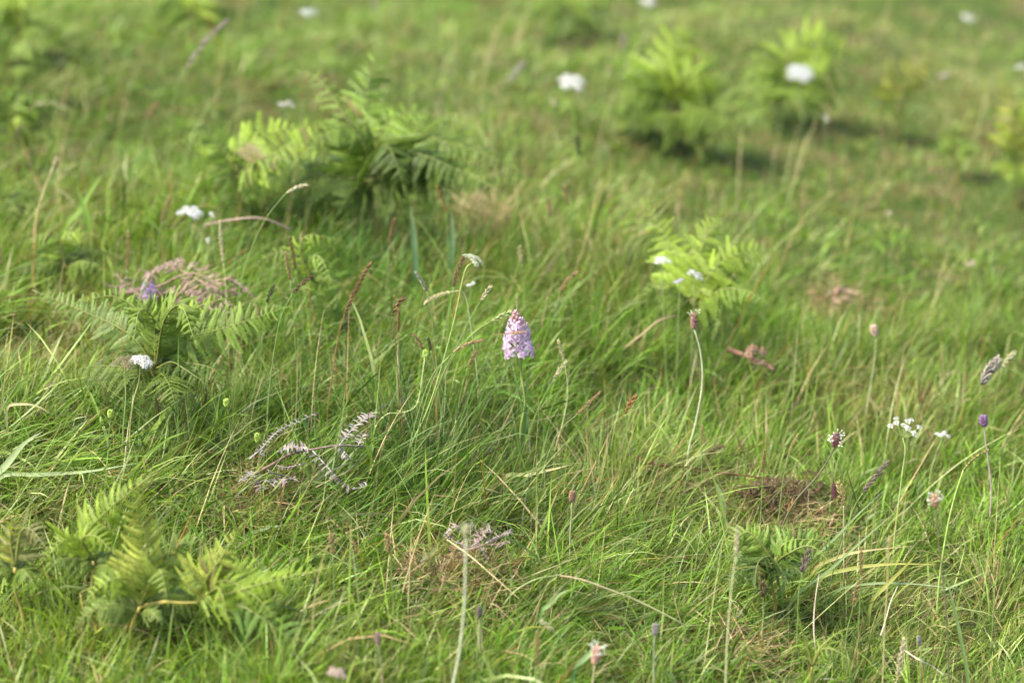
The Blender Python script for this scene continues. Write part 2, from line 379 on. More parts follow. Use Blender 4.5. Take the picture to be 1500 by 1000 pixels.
# ------------------------------------------------------------------ mesh builder
class MB:
    def __init__(s): s.v = []; s.f = []; s.c = []
    def tube(s, pts, rad, col, sides=5, col2=None):
        pts = [Vector(p) for p in pts]; n = len(pts)
        if not hasattr(rad, '__len__'): rad = [rad] * n
        b0 = len(s.v); prev = None
        for i, p in enumerate(pts):
            d = (pts[min(i + 1, n - 1)] - pts[max(i - 1, 0)])
            d = d.normalized() if d.length > 1e-9 else Vector((0, 0, 1))
            if prev is None: a = d.orthogonal().normalized()
            else:
                a = prev - d * prev.dot(d)
                a = a.normalized() if a.length > 1e-6 else d.orthogonal().normalized()
            prev = a; b = d.cross(a)
            cc = col if col2 is None else [col[k] * (1 - i / (n - 1)) + col2[k] * i / (n - 1) for k in range(3)]
            for k in range(sides):
                t = 2 * math.pi * k / sides
                s.v.append(p + (a * math.cos(t) + b * math.sin(t)) * rad[i]); s.c.append(cc)
        for i in range(n - 1):
            for k in range(sides):
                k2 = (k + 1) % sides
                s.f.append((b0 + i * sides + k, b0 + i * sides + k2, b0 + (i + 1) * sides + k2, b0 + (i + 1) * sides + k))
        s.f.append(tuple(b0 + k for k in range(sides))[::-1]); s.f.append(tuple(b0 + (n - 1) * sides + k for k in range(sides)))
    def blob(s, c, r, col, ax=None, stretch=1.0, rings=3, sides=6, jit=0.0):
        ax = Vector(ax).normalized() if ax is not None else Vector((0, 0, 1))
        a = ax.orthogonal().normalized(); b = ax.cross(a); c = Vector(c); b0 = len(s.v)
        s.v.append(c - ax * r * stretch); s.c.append(col)
        for i in range(1, rings + 1):
            t = math.pi * i / (rings + 1); h = -math.cos(t); q = math.sin(t)
            for k in range(sides):
                u = 2 * math.pi * (k + 0.5 * (i % 2)) / sides; j = 1 + R.uniform(-jit, jit)
                s.v.append(c + ax * h * r * stretch * j + (a * math.cos(u) + b * math.sin(u)) * r * q * j); s.c.append(col)
        s.v.append(c + ax * r * stretch); s.c.append(col); e = len(s.v) - 1
        for k in range(sides):
            k2 = (k + 1) % sides
            s.f.append((b0, b0 + 1 + k2, b0 + 1 + k)); s.f.append((e, e - sides + k, e - sides + k2))
            for i in range(rings - 1):
                q = b0 + 1 + i * sides; s.f.append((q + k, q + k2, q + sides + k2, q + sides + k))
    def leaf(s, pts, nrm, wid, col, prof=None, fold=0.0, col2=None):
        """a ribbon with a midrib along pts; nrm the facing; wid the greatest width"""
        n = len(pts); b0 = len(s.v); nrm = Vector(nrm)
        for i, p in enumerate(pts):
            p = Vector(p); d = (Vector(pts[min(i + 1, n - 1)]) - Vector(pts[max(i - 1, 0)])).normalized()
            sd = d.cross(nrm); sd = sd.normalized() if sd.length > 1e-6 else d.orthogonal().normalized()
            up = sd.cross(d)
            t = i / (n - 1); w_ = (prof(t) if prof else math.sin(math.pi * min(1, t * 0.85 + 0.12))) * wid / 2
            cc = col if col2 is None else [col[k] * (1 - t) + col2[k] * t for k in range(3)]
            s.v += [p - sd * w_ + up * fold * w_, p, p + sd * w_ + up * fold * w_]; s.c += [cc, cc, cc]
        for i in range(n - 1):
            q = b0 + 3 * i; s.f += [(q, q + 1, q + 4, q + 3), (q + 1, q + 2, q + 5, q + 4)]
    def mesh(s, name, mat, org=None):
        o = Vector(org) if org is not None else Vector((0, 0, 0))
        me = bpy.data.meshes.new(name); me.from_pydata([tuple(Vector(p) - o) for p in s.v], [], s.f)
        a = me.color_attributes.new('Col', 'FLOAT_COLOR', 'POINT')
        a.data.foreach_set('color', np.array([tuple(c)[:3] + (1.0,) for c in s.c], np.float32).ravel())
        me.polygons.foreach_set('use_smooth', [True] * len(me.polygons)); me.materials.append(mat); me.update()
        return me
    def build(s, name, mat, parent=None, org=None):
        o = bpy.data.objects.new(name, s.mesh(name, mat, org)); COL.objects.link(o)
        if parent is not None: o.parent = parent
        return o

def thing(name, label, cat, loc, group=None):
    o = bpy.data.objects.new(name, None); COL.objects.link(o); o.location = loc; o.empty_display_size = 0.02
    o['label'] = label; o['category'] = cat
    if group: o['group'] = group
    return o

def smooth(pts, k=5):
    """Catmull-Rom through pts"""
    pts = [Vector(p) for p in pts]
    if len(pts) < 3: return [pts[0].lerp(pts[-1], t / k) for t in range(k + 1)]
    q = [pts[0] * 2 - pts[1]] + pts + [pts[-1] * 2 - pts[-2]]; out = []
    for i in range(1, len(q) - 2):
        for j in range(k):
            t = j / k; a, b, c, d = q[i - 1:i + 3]
            out.append(0.5 * ((2 * b) + (c - a) * t + (2 * a - 5 * b + 4 * c - d) * t * t + (3 * b - a - 3 * c + d) * t ** 3))
    out.append(pts[-1]); return out

def mixc(a, b, t): return tuple(a[i] * (1 - t) + b[i] * t for i in range(3))
def jc(c, s=0.12): k = 1 + R.uniform(-s, s); return tuple(x * k * (1 + R.uniform(-s / 3, s / 3)) for x in c)

# ------------------------------------------------------------------ bracken
def pinna_mesh(seed, curl, detail):
    """one pinna, length 1 along +X, leaflets either side in the XY plane, normal +Z"""
    r = random.Random(seed); m = MB(); n = detail
    def mid(t): return Vector((t * (1 - 0.12 * abs(curl) * t), 0.05 * math.sin(3 * t + seed), -curl * 0.35 * t * t + 0.03 * math.sin(5 * t)))
    m.tube([mid(i / 6) for i in range(7)], [0.012 * (1 - i / 7) + 0.003 for i in range(7)], (0.95, 0.95, 0.7), 4)
    for i in range(n):
        t = 0.04 + 0.93 * i / (n - 1)
        ln = (0.135 * (1 - t) ** 0.6 + 0.025) * r.uniform(0.85, 1.12) * (0.75 + 0.25 * min(1, t * 6))
        wd = 0.74 / n * r.uniform(0.85, 1.15)
        d = (mid(min(1, t + .03)) - mid(t - .03)).normalized()
        for s in (-1, 1):
            an = r.uniform(0.30, 0.55); dr = r.uniform(-0.1, 0.5) + 0.25 * curl
            out = (Vector((0, s, 0)) * math.cos(an) + d * math.sin(an))
            dn = Vector((0, 0, -1))
            p0 = mid(t); pts = [p0, p0 + out * ln * 0.55 + dn * ln * 0.10 * dr, p0 + out * ln * 0.98 + dn * ln * 0.5 * dr + d * ln * 0.12]
            v = r.uniform(0.8, 1.18)
            m.leaf(pts, (0, 0, 1), wd, (v, v, v * 0.95), prof=lambda u: (1.15, 1.0, 0.25)[min(2, int(u * 2 + .01))], fold=0.10 * r.uniform(0, 1))
    return m.mesh('pinna', M_FERN)
PINNA = {}
def pinna(curl, fine):
    k = (R.randrange(3), round(curl * 2) / 2, fine)
    if k not in PINNA: PINNA[k] = pinna_mesh(k[0] + 7, k[1], 20 if fine else 12)
    return PINNA[k]

def frond(root, base, pts, plen, npairs, col, roll=0.0, curl=0.4, stemcol=(0.16, 0.17, 0.04), normal=(0, -0.45, 1), fine=True, start=0.12, sweep=0.35, fold=0.25, tipsize=0.08, rad=0.0016, shape=0.0):
    """one frond: rachis mesh with a child for every pinna"""
    path = smooth(pts, 6); n = len(path)
    L = [0]
    for i in range(1, n): L.append(L[-1] + (path[i] - path[i - 1]).length)
    def at_(t):
        s = t * L[-1]
        for i in range(1, n):
            if L[i] >= s - 1e-9:
                u = (s - L[i - 1]) / max(1e-9, L[i] - L[i - 1]); return path[i - 1].lerp(path[i], u), (path[i] - path[i - 1]).normalized()
        return path[-1], (path[-1] - path[-2]).normalized()
    m = MB(); m.tube(path, [rad * (1 - 0.8 * i / (n - 1)) for i in range(n)], stemcol, 5, mixc(stemcol, col, 0.5))
    fr = m.build('frond', M_STEM, root, base)
    N0 = Vector(normal)
    for i in range(npairs):
        t = start + (1 - start) * (i / npairs) ** 0.95
        u = (t - start) / (1 - start)
        ln = plen * ((1 - u) ** 0.85 * (1 - shape * (1 - u) ** 3) + tipsize)
        p, d = at_(t)
        sd = d.cross(N0).normalized(); up = sd.cross(d).normalized()
        q = Matrix.Rotation(roll, 3, d); sd = q @ sd; up = q @ up
        lift = R.uniform(-.15, .15)
        for s in (-1, 1):
            if R.random() < 0.03: continue
            sw = sweep + R.uniform(-0.22, 0.22); fo = fold + lift + R.uniform(-0.25, 0.25)
            x = (sd * s * math.cos(sw) + d * math.sin(sw)); x = (x - up * math.sin(fo) * 0.8).normalized()
            z = (up - x * up.dot(x)).normalized(); y = z.cross(x)
            l = ln * R.uniform(0.75, 1.12)
            tw = R.uniform(-.35, .35); y = y * math.cos(tw) + z * math.sin(tw); z = x.cross(y)
            o = bpy.data.objects.new('pinna', pinna(max(-0.5, min(1.5, curl + R.uniform(-0.5, 0.6))), fine)); COL.objects.link(o); o.parent = fr
            M = Matrix((x * l, y * l, z * l)).transposed().to_4x4(); M.translation = p - base
            o.matrix_basis = M
            k = R.uniform(0.78, 1.2); o.color = (col[0] * k, col[1] * k, col[2] * k, 1)
            if fine and R.random() < 0.02: o.color = (0.20, 0.18, 0.06, 1)
    o = bpy.data.objects.new('pinna', pinna(curl, fine)); COL.objects.link(o); o.parent = fr
    p, d = at_(1.0); sd = d.cross(N0).normalized(); up = sd.cross(d).normalized(); l = plen * (tipsize + 0.12)
    M = Matrix((d * l, -sd * l, up * l)).transposed().to_4x4(); M.translation = p - base; o.matrix_basis = M; o.color = (*col, 1)
    return fr

LIME = (0.225, 0.320, 0.035); BRIGHT = (0.170, 0.260, 0.035); MIDF = (0.130, 0.200, 0.026); DEEPF = (0.075, 0.125, 0.018); YEL = (0.26, 0.28, 0.04); OLIVE = (0.19, 0.20, 0.07)  # DEEPF: darkest frond green, also paints the shade into low fronds near the base
def fern(label, bpx, fronds, branch=False, fill=(5, 60, None), group='bracken plants', stemcol=(0.20, 0.17, 0.04), stemr=0.0022):
    """bpx: where the stalk leaves the sward; each frond: pixel points (x, y, depth offset), then options"""
    b = lie(*bpx); s = soil(b)
    t = thing('bracken_fern', label, 'fern', s, group)
    stems = {}
    for pts, o in fronds:
        P = [onplane(x, y, b.y + dz) for x, y, dz in pts]
        o = dict(o); k = mpp(b.y); plen = o.pop('pl') * k * 1.25
        P0 = P[0]
        key = (round(P0.x, 3), round(P0.z, 3))
        if key not in stems:
            stems[key] = 1; A0 = s
            if branch and len(stems) > 1: A0 = first
            else: first = P0
            q = smooth([A0, A0.lerp(P0, 0.35) + Vector((0.005, 0, 0.004)), A0.lerp(P0, 0.7) + Vector((-0.002, 0, 0.001)), P0], 4)
            m = MB(); m.tube(q, [stemr * (1.0 - 0.35 * i / (len(q) - 1)) * R.uniform(.9, 1.12) for i in range(len(q))], mixc(stemcol, (.14, .08, .03), .25), 7, stemcol); m.build('stem', M_STEM, t, s)
        frond(t, s, P, plen, o.pop('n'), o.pop('c'), **o)
    P0 = onplane(fronds[0][0][0][0], fronds[0][0][0][1], b.y + fronds[0][0][0][2])
    nf, lp, fc = fill
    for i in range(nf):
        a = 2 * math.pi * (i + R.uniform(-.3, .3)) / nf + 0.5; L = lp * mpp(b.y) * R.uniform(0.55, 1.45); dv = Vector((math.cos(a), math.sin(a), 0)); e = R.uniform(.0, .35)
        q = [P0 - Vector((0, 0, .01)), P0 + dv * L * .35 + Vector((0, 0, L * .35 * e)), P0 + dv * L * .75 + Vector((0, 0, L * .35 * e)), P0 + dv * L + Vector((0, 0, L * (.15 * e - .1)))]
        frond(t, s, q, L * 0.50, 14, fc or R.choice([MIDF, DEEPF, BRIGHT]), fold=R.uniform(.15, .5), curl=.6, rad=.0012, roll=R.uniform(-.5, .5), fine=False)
    if bpx[1] < 800: SHADE.append((b.x, b.y + 0.05, 0.12))
    return t

# ------------------------------------------------------------------ grasses in flower, stalk by stalk
HC = dict(tan=(0.27, 0.175, 0.085), rust=(0.175, 0.10, 0.045), brown=(0.10, 0.06, 0.033), dark=(0.04, 0.035, 0.028), pale=(0.40, 0.35, 0.19), cream=(0.46, 0.41, 0.25),
          green=(0.34, 0.38, 0.16), grey=(0.28, 0.26, 0.21), purple=(0.16, 0.105, 0.105), orange=(0.27, 0.13, 0.045), gold=(0.36, 0.27, 0.11), lilac=(0.28, 0.22, 0.20))
def seed_stalk(label, bpx, mids, h0, h1, wpx, head, stem='green', srad=0.0007, loose=0.35, n=None, awn=False, cat='grass flower', dy=0.0):
    b = lie(*bpx); s = soil(b); Y = b.y; k = mpp(Y)
    t = thing('grass_flower', label, cat, s)
    P = [s, b] + [onplane(x, y, Y + dy * (i + 1) / (len(mids) + 1)) for i, (x, y) in enumerate(mids)] + [onplane(*h0, Y + dy)]
    H1 = onplane(*h1, Y + dy)
    sc = dict(green=(0.17, 0.24, 0.07), pale=(0.42, 0.42, 0.22), straw=(0.45, 0.36, 0.18), brown=(0.15, 0.10, 0.05), red=(0.25, 0.12, 0.06), bright=(0.30, 0.42, 0.10))[stem]
    path = smooth(P, 5)
    m = MB(); m.tube(path, [srad * (1.3 - 0.6 * i / (len(path) - 1)) for i in range(len(path))], sc, 5); m.build('stem', M_STEM, t, s)
    c = HC[head]; a = P[-1]; d = (H1 - a); L = d.length; d = d.normalized()
    d0 = (path[-1] - path[-2]).normalized()
    m = MB(); n = n or max(10, int(L / (wpx * k) * 7))
    sag = (d0 - d * d0.dot(d)) * L * 0.25
    def ax(u): return a + d * L * u + sag * math.sin(math.pi * min(1, u)) * 0.6
    m.tube([ax(i / 5) for i in range(6)], srad * 0.8, sc, 4)
    e1 = d.orthogonal().normalized(); e2 = d.cross(e1)
    W = wpx * k * 0.80
    for i in range(n):
        u = i / n * 0.94; th = i * 2.4
        env = math.sin(math.pi * (0.14 + 0.80 * u)) ** 0.7
        out = e1 * math.cos(th) + e2 * math.sin(th)
        sl = W * R.uniform(0.9, 1.35) * (0.7 + 0.3 * env); r_ = W * 0.15 * R.uniform(0.7, 1.3)
        cen = ax(u) + out * W * 0.28 * env * (1 + loose * 1.6 * R.random()) + d * sl * 0.35
        dd = (d + out * (0.3 + loose * 0.9 * env) * R.uniform(0.6, 1.3)).normalized()
        m.blob(cen, r_, jc(c, 0.28), dd, sl / r_ / 2.0, 2, 4)
        if awn and i % 2: m.tube([cen + dd * sl * .4, cen + dd * sl * 1.1], r_ * 0.12, jc(c), 3)
    m.build('seed_head', M_DARK, t, s)
    return t

# ------------------------------------------------------------------ white umbels
WHITE = (0.60, 0.60, 0.57)
def floret_cluster(m, c, up, r, n, col=WHITE, sz=0.0009):
    """tiny five petalled flowers over a small dome"""
    a = up.orthogonal().normalized(); b = up.cross(a)
    for i in range(n):
        q = math.sqrt((i + 0.5) / n); th = i * 2.4
        p = c + (a * math.cos(th) + b * math.sin(th)) * r * q + up * r * (0.45 * (1 - q * q) + R.uniform(-.08, .08))
        nn = (up + (a * math.cos(th) + b * math.sin(th)) * q * 0.7).normalized(); x = nn.orthogonal().normalized(); y = nn.cross(x)
        cc = jc(col, 0.06); z0 = len(m.v); s = sz * R.uniform(0.8, 1.25); ro = R.random()
        m.v.append(p - nn * s * 0.3); m.c.append(tuple(v * 0.75 for v in cc))
        for k in range(5):
            for dk, rr in ((-0.42, 0.8), (0, 1.05), (0.42, 0.8)):
                t = ro + 2 * math.pi * k / 5 + dk; m.v.append(p + (x * math.cos(t) + y * math.sin(t)) * s * rr + nn * s * 0.15 * R.random()); m.c.append(cc)
            q0 = z0 + 1 + 3 * k; m.f += [(z0, q0, q0 + 1), (z0, q0 + 1, q0 + 2)]
def umbel(label, bpx, mids, hpx, dpx, style='dense', col=WHITE, rays=9, tilt=(0.0, -0.25), stem=(0.20, 0.27, 0.08), srad=0.0009, cat='white flower', name='white_umbel_flower'):
    b = lie(*bpx); s = soil(b); Y = b.y; k = mpp(Y); H = onplane(*hpx, Y); Rr = dpx * k / 2 * 0.92
    t = thing(name, label, cat, s)
    up = Vector((tilt[0], tilt[1], 1)).normalized()
    drop = Rr * (0.55 if style == 'dense' else 0.95)
    F_ = H - up * drop
    path = smooth([s, b] + [onplane(x, y, Y) for x, y in mids] + [F_], 5)
    m = MB(); m.tube(path, [srad * (1.3 - 0.5 * i / (len(path) - 1)) for i in range(len(path))], stem, 6); m.build('stem', M_STEM, t, s)
    a = up.orthogonal().normalized(); bb = up.cross(a)
    for i in range(rays):
        if i == 0: q, th = 0.0, 0
        elif i <= rays * 0.4: q, th = 0.48, i * 2 * math.pi / max(1, int(rays * 0.4))
        else: q, th = 0.88, i * 2 * math.pi / (rays - int(rays * 0.4)) + 0.3
        q *= R.uniform(0.88, 1.12); th += R.uniform(-.2, .2)
        e = H + (a * math.cos(th) + bb * math.sin(th)) * Rr * q - up * Rr * 0.18 * q * q + up * Rr * R.uniform(-.08, .08)
        m = MB(); midp = F_.lerp(e, 0.5) + (a * math.cos(th) + bb * math.sin(th)) * Rr * 0.10
        m.tube(smooth([F_, midp, e], 3), srad * 0.5, stem, 4); ry = m.build('ray', M_STEM, t, s)
        m = MB(); r1 = Rr * (0.40 if style == 'dense' else 0.22); nu = (up + (a * math.cos(th) + bb * math.sin(th)) * 0.4 * q).normalized()
        floret_cluster(m, e, nu, r1, 16 if style == 'dense' else 9, col, max(0.0008, r1 * (0.30 if style == 'dense' else 0.36)))
        m.build('umbellet', M_PETAL, ry, s)
    return t

# ------------------------------------------------------------------ ribwort plantain
def plantain(label, bpx, mids, h0, h1, wpx, col=(0.20, 0.13, 0.08), ring=None, stem=(0.22, 0.24, 0.11), srad=0.0009, tuft=False, cat='plantain head', name='plantain_flower'):
    b = lie(*bpx); s = soil(b); Y = b.y; k = mpp(Y)
    t = thing(name, label, cat, s)
    A = onplane(*h0, Y); B = onplane(*h1, Y); W = wpx * k / 2
    path = smooth([s, b] + [onplane(x, y, Y) for x, y in mids] + [A], 5)
    m = MB(); m.tube(path, [srad * (1.25 - 0.35 * i / (len(path) - 1)) for i in range(len(path))], stem, 6); m.build('stem', M_STEM, t, s)
    d = (B - A); L = d.length; d.normalize(); e1 = d.orthogonal().normalized(); e2 = d.cross(e1)
    m = MB(); m.blob(A + d * L * 0.5, W * 0.62, tuple(c * 0.7 for c in col), d, L * 0.48 / (W * 0.62), 5, 8)
    n = 60
    for i in range(n):
        u = 0.05 + 0.9 * i / n; th = i * 2.4; env = math.sin(math.pi * (0.10 + 0.80 * u)) ** 0.6
        out = e1 * math.cos(th) + e2 * math.sin(th)
        m.blob(A + d * L * u + out * W * 0.62 * env, W * 0.20, jc(col, 0.3), (out + d * 0.9).normalized(), 1.7, 2, 4)
    m.build('flower_head', M_DARK, t, s)
    if ring:
        m = MB()
        lo, hi, cc, nr = ring
        for i in range(nr):
            u = lo + (hi - lo) * R.random(); th = R.random() * 6.28; out = (e1 * math.cos(th) + e2 * math.sin(th) + d * R.uniform(-.1, .5)).normalized()
            p = A + d * L * u + out * W * 0.6; q = p + out * W * R.uniform(0.5, 1.15)
            m.tube([p, q], W * 0.03, (0.7, 0.7, 0.62), 3); m.blob(q, W * 0.15, jc(cc, 0.08), out, 1.3, 2, 5)
        m.build('anther', M_PETAL, t, s)
    return t

# ------------------------------------------------------------------ orchids
def orchid_floret(seed, col, mark):
    """faces +Y', local: x right, z up, y outward; size 1"""
    r = random.Random(seed); m = MB()
    def petal(outl, depth, c, c2=None):
        b0 = len(m.v); cen = Vector((sum(p[0] for p in outl) / len(outl), 0, sum(p[1] for p in outl) / len(outl)))
        m.v.append(Vector((cen.x, depth, cen.z))); m.c.append(c2 or c)
        for (x, z) in outl:
            m.v.append(Vector((x, depth + r.uniform(-0.14, 0.10) - 0.55 * x * x - 0.10 * z * z, z))); m.c.append(jc(c, 0.05))
        for k in range(len(outl)): m.f.append((b0, b0 + 1 + k, b0 + 1 + (k + 1) % len(outl)))
    # three lobed lip with frilled edge
    lip = [(-0.10, 0.05), (-0.34, 0.04), (-0.55, -0.10), (-0.60, -0.32), (-0.46, -0.50), (-0.28, -0.50), (-0.16, -0.52), (-0.07, -0.72), (0.07, -0.72),
           (0.16, -0.52), (0.28, -0.50), (0.46, -0.50), (0.60, -0.32), (0.55, -0.10), (0.34, 0.04), (0.10, 0.05)]
    petal([(x * r.uniform(.88, 1.08), z * r.uniform(.9, 1.08)) for x, z in lip], 0.32, col, mixc(col, mark, 0.30))
    for s in (-1, 1):                                   # purple loops on the lip
        for rr, dz in ((0.20, 0), (0.33, 0)):
            pts = [Vector((s * (0.06 + rr * math.sin(a)), 0.36 - 0.1 * rr, -0.24 + (rr * 0.75) * math.cos(a))) for a in (0.3, 0.9, 1.6, 2.3, 2.9)]
            m.tube(pts, 0.016, mark, 3)
    for s in (-1, 1):                                   # spreading side sepals
        m.leaf([Vector((s * 0.08, 0.22, 0.10)), Vector((s * 0.36, 0.24, 0.28)), Vector((s * 0.62, 0.12, 0.42 + r.uniform(-.1, .1)))], (0, 1, 0), 0.24, jc(col, 0.05), fold=0.15)
        m.leaf([Vector((s * 0.03, 0.16, 0.10)), Vector((s * 0.12, 0.30, 0.30)), Vector((s * 0.04, 0.34, 0.46))], (s, 1, 0), 0.20, mixc(col, mark, 0.18))
    m.leaf([Vector((0, 0.10, 0.12)), Vector((0, 0.24, 0.40)), Vector((0, 0.36, 0.52))], (0, 1, 0), 0.26, mixc(col, mark, 0.1))
    m.tube([Vector((0, 0.2, 0.05)), Vector((0, -0.15, -0.05)), Vector((0, -0.45, -0.25))], [0.10, 0.07, 0.04], mixc(col, mark, 0.15), 5)   # spur
    return m.mesh('floret', M_PETAL)

def orchid(label, bpx, mids, h0, h1, wpx, col, mark, nfl=34, fine=True, group=None):
    b = lie(*bpx); s = soil(b); Y = b.y; k = mpp(Y)
    t = thing('spotted_orchid', label, 'orchid', s, group)
    A = onplane(*h0, Y); B = onplane(*h1, Y); W = wpx * k / 2; d = B - A; L = d.length; d.normalize()
    path = smooth([s, b] + [onplane(x, y, Y) for x, y in mids] + [A], 5)
    gr = (0.20, 0.26, 0.06)
    m = MB(); m.tube(path + [A + d * L * u for u in (.3, .6, .92)], [0.0021] * (len(path) // 2) + [0.0019] * (len(path) - len(path) // 2) + [0.0016, 0.0012, 0.0006], gr, 7); m.build('stem', M_STEM, t, s)
    e1 = RT.copy(); e2 = Vector((0, -1, 0)); e1 = (e1 - d * e1.dot(d)).normalized(); e2 = (e2 - d * e2.dot(d)).normalized()
    meshes = [orchid_floret(i, col, mark) for i in range(5)]
    for i in range(nfl):
        u = 0.03 + 0.72 * (i / nfl) ** 0.95 + R.uniform(-.03, .03); th = i * 2.4 + 0.3
        out = (e1 * math.cos(th) + e2 * math.sin(th)).normalized()
        env = (1.0 - 0.64 * u ** 1.6) * R.uniform(0.84, 1.12)
        size = W * 0.70 * (1 - 0.38 * u) * R.uniform(0.85, 1.12)
        th += R.uniform(-.25, .25)
        z = (d + out * R.uniform(-0.45, 0.30) + d.cross(out) * R.uniform(-.35, .35)).normalized(); y = (out - z * out.dot(z)).normalized(); x = y.cross(z)
        o = bpy.data.objects.new('floret', meshes[i % 5]); COL.objects.link(o); o.parent = t
        M = Matrix((x * size, y * size, z * size)).transposed().to_4x4(); M.translation = A + d * L * u + out * (W * env * 0.98 - size * 0.30) - s
        o.matrix_basis = M
    for i in range(22):                                 # closed buds at the top
        u = 0.70 + 0.31 * i / 22; th = i * 2.4
        out = e1 * math.cos(th) + e2 * math.sin(th); env = max(0.04, (1.02 - u) / 0.28)
        m = MB(); c = A + d * L * u + out * W * 0.33 * env ** 0.8
        m.blob(c, W * 0.115 * (0.6 + 0.4 * env), jc(mixc((0.52, 0.27, 0.25), (0.70, 0.50, 0.58), R.random()), 0.1), (d + out * 0.5).normalized(), 1.7, 3, 6)
        m.build('bud', M_PETAL, t, s)
    for i in range(12):                                 # green and purplish bracts between the florets
        u = 0.0 + 0.7 * i / 12; th = i * 2.4 + 1.2; out = e1 * math.cos(th) + e2 * math.sin(th)
        p = A + d * L * u; m = MB()
        m.leaf([p, p + out * W * 0.5 + d * W * 0.1, p + out * W * 0.85 + d * W * 0.5], -d, W * 0.16, (0.20, 0.16, 0.09), fold=0.3); m.build('bract', M_STEM, t, s)
    return t, A, B, W, s, path


# ================================================================== the bracken
def D(pl, n, c, **k): d = dict(pl=pl, n=n, c=c); d.update(k); return d
fern('pale lime bracken between the two white flower heads, upper left of the dark bracken', (345, 285), [
    ([(350, 255, 0), (345, 225, 0), (395, 195, .02), (492, 182, .05)], D(52, 15, LIME, fold=.1)),
    ([(350, 255, 0), (400, 225, -.02), (440, 212, -.03), (490, 238, -.04)], D(40, 13, LIME, fold=.5)),
    ([(350, 255, 0), (320, 215, 0), (300, 195, 0), (262, 208, -.02)], D(36, 12, BRIGHT)),
    ([(350, 255, 0), (370, 240, -.03), (400, 228, -.05), (440, 245, -.08)], D(30, 10, BRIGHT, fold=.6))])
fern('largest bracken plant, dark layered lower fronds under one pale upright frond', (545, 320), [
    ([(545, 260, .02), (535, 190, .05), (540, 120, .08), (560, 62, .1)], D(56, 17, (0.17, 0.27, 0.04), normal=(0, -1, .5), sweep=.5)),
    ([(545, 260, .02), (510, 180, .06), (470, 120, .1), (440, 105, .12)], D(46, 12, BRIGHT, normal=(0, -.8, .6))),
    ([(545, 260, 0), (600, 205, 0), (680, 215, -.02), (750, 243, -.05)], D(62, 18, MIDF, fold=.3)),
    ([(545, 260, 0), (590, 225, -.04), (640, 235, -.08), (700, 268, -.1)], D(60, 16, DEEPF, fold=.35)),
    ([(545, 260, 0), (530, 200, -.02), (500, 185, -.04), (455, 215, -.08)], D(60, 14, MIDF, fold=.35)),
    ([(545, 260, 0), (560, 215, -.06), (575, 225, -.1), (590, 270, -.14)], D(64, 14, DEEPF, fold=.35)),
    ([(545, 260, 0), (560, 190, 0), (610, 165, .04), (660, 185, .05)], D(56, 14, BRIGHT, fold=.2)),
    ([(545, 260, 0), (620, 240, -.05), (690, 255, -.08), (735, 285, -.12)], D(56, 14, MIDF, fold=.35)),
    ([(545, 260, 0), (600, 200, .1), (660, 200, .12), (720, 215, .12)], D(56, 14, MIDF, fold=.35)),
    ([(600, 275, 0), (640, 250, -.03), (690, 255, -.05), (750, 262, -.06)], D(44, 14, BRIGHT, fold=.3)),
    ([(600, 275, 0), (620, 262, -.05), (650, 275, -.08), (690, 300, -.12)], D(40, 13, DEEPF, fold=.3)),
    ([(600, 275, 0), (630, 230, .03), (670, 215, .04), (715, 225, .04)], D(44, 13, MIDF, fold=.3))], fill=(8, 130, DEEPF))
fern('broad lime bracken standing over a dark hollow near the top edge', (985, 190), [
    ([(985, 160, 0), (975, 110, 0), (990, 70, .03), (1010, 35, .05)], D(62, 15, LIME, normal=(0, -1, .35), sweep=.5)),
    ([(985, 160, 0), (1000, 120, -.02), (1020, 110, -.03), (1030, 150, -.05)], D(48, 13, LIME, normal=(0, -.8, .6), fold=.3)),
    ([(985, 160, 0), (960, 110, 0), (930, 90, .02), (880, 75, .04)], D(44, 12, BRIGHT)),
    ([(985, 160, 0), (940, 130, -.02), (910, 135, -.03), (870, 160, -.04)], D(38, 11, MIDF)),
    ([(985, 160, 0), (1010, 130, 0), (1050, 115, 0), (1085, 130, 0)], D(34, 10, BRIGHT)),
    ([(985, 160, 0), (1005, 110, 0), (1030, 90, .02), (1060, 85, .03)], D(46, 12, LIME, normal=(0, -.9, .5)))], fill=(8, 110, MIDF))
fern('bracken arching to the right behind the largest white flower head', (1165, 165), [
    ([(1160, 130, 0), (1155, 85, 0), (1195, 60, .02), (1262, 88, .04)], D(50, 14, LIME, normal=(0, -.8, .6))),
    ([(1160, 130, 0), (1180, 90, -.02), (1215, 85, -.03), (1228, 128, -.05)], D(36, 11, LIME, fold=.4)),
    ([(1160, 130, 0), (1130, 90, 0), (1105, 80, .02), (1075, 90, .02)], D(34, 10, MIDF)),
    ([(1160, 130, 0), (1120, 130, -.02), (1100, 140, -.02), (1150, 170, -.06)], D(26, 9, MIDF))], fill=(7, 95, BRIGHT))
fern('small yellowing bracken with two short fronds, right of the largest white flower', (1315, 175), [
    ([(1315, 155, 0), (1305, 125, 0), (1300, 105, 0), (1308, 85, 0)], D(26, 9, YEL, normal=(0, -1, .3))),
    ([(1315, 155, 0), (1330, 115, 0), (1355, 90, 0), (1385, 95, 0)], D(28, 9, YEL, normal=(0, -.8, .6)))])
fern('yellow green bracken cut off by the upper right edge', (1490, 270), [
    ([(1490, 240, 0), (1485, 180, 0), (1475, 140, .02), (1465, 112, .03)], D(36, 12, YEL, normal=(-.2, -1, .3))),
    ([(1490, 240, 0), (1500, 190, 0), (1515, 160, 0), (1530, 140, .03)], D(40, 12, LIME, normal=(0, -1, .3))),
    ([(1490, 240, 0), (1480, 215, -.02), (1468, 205, -.03), (1455, 222, -.05)], D(22, 8, BRIGHT))], fill=(5, 60, LIME))
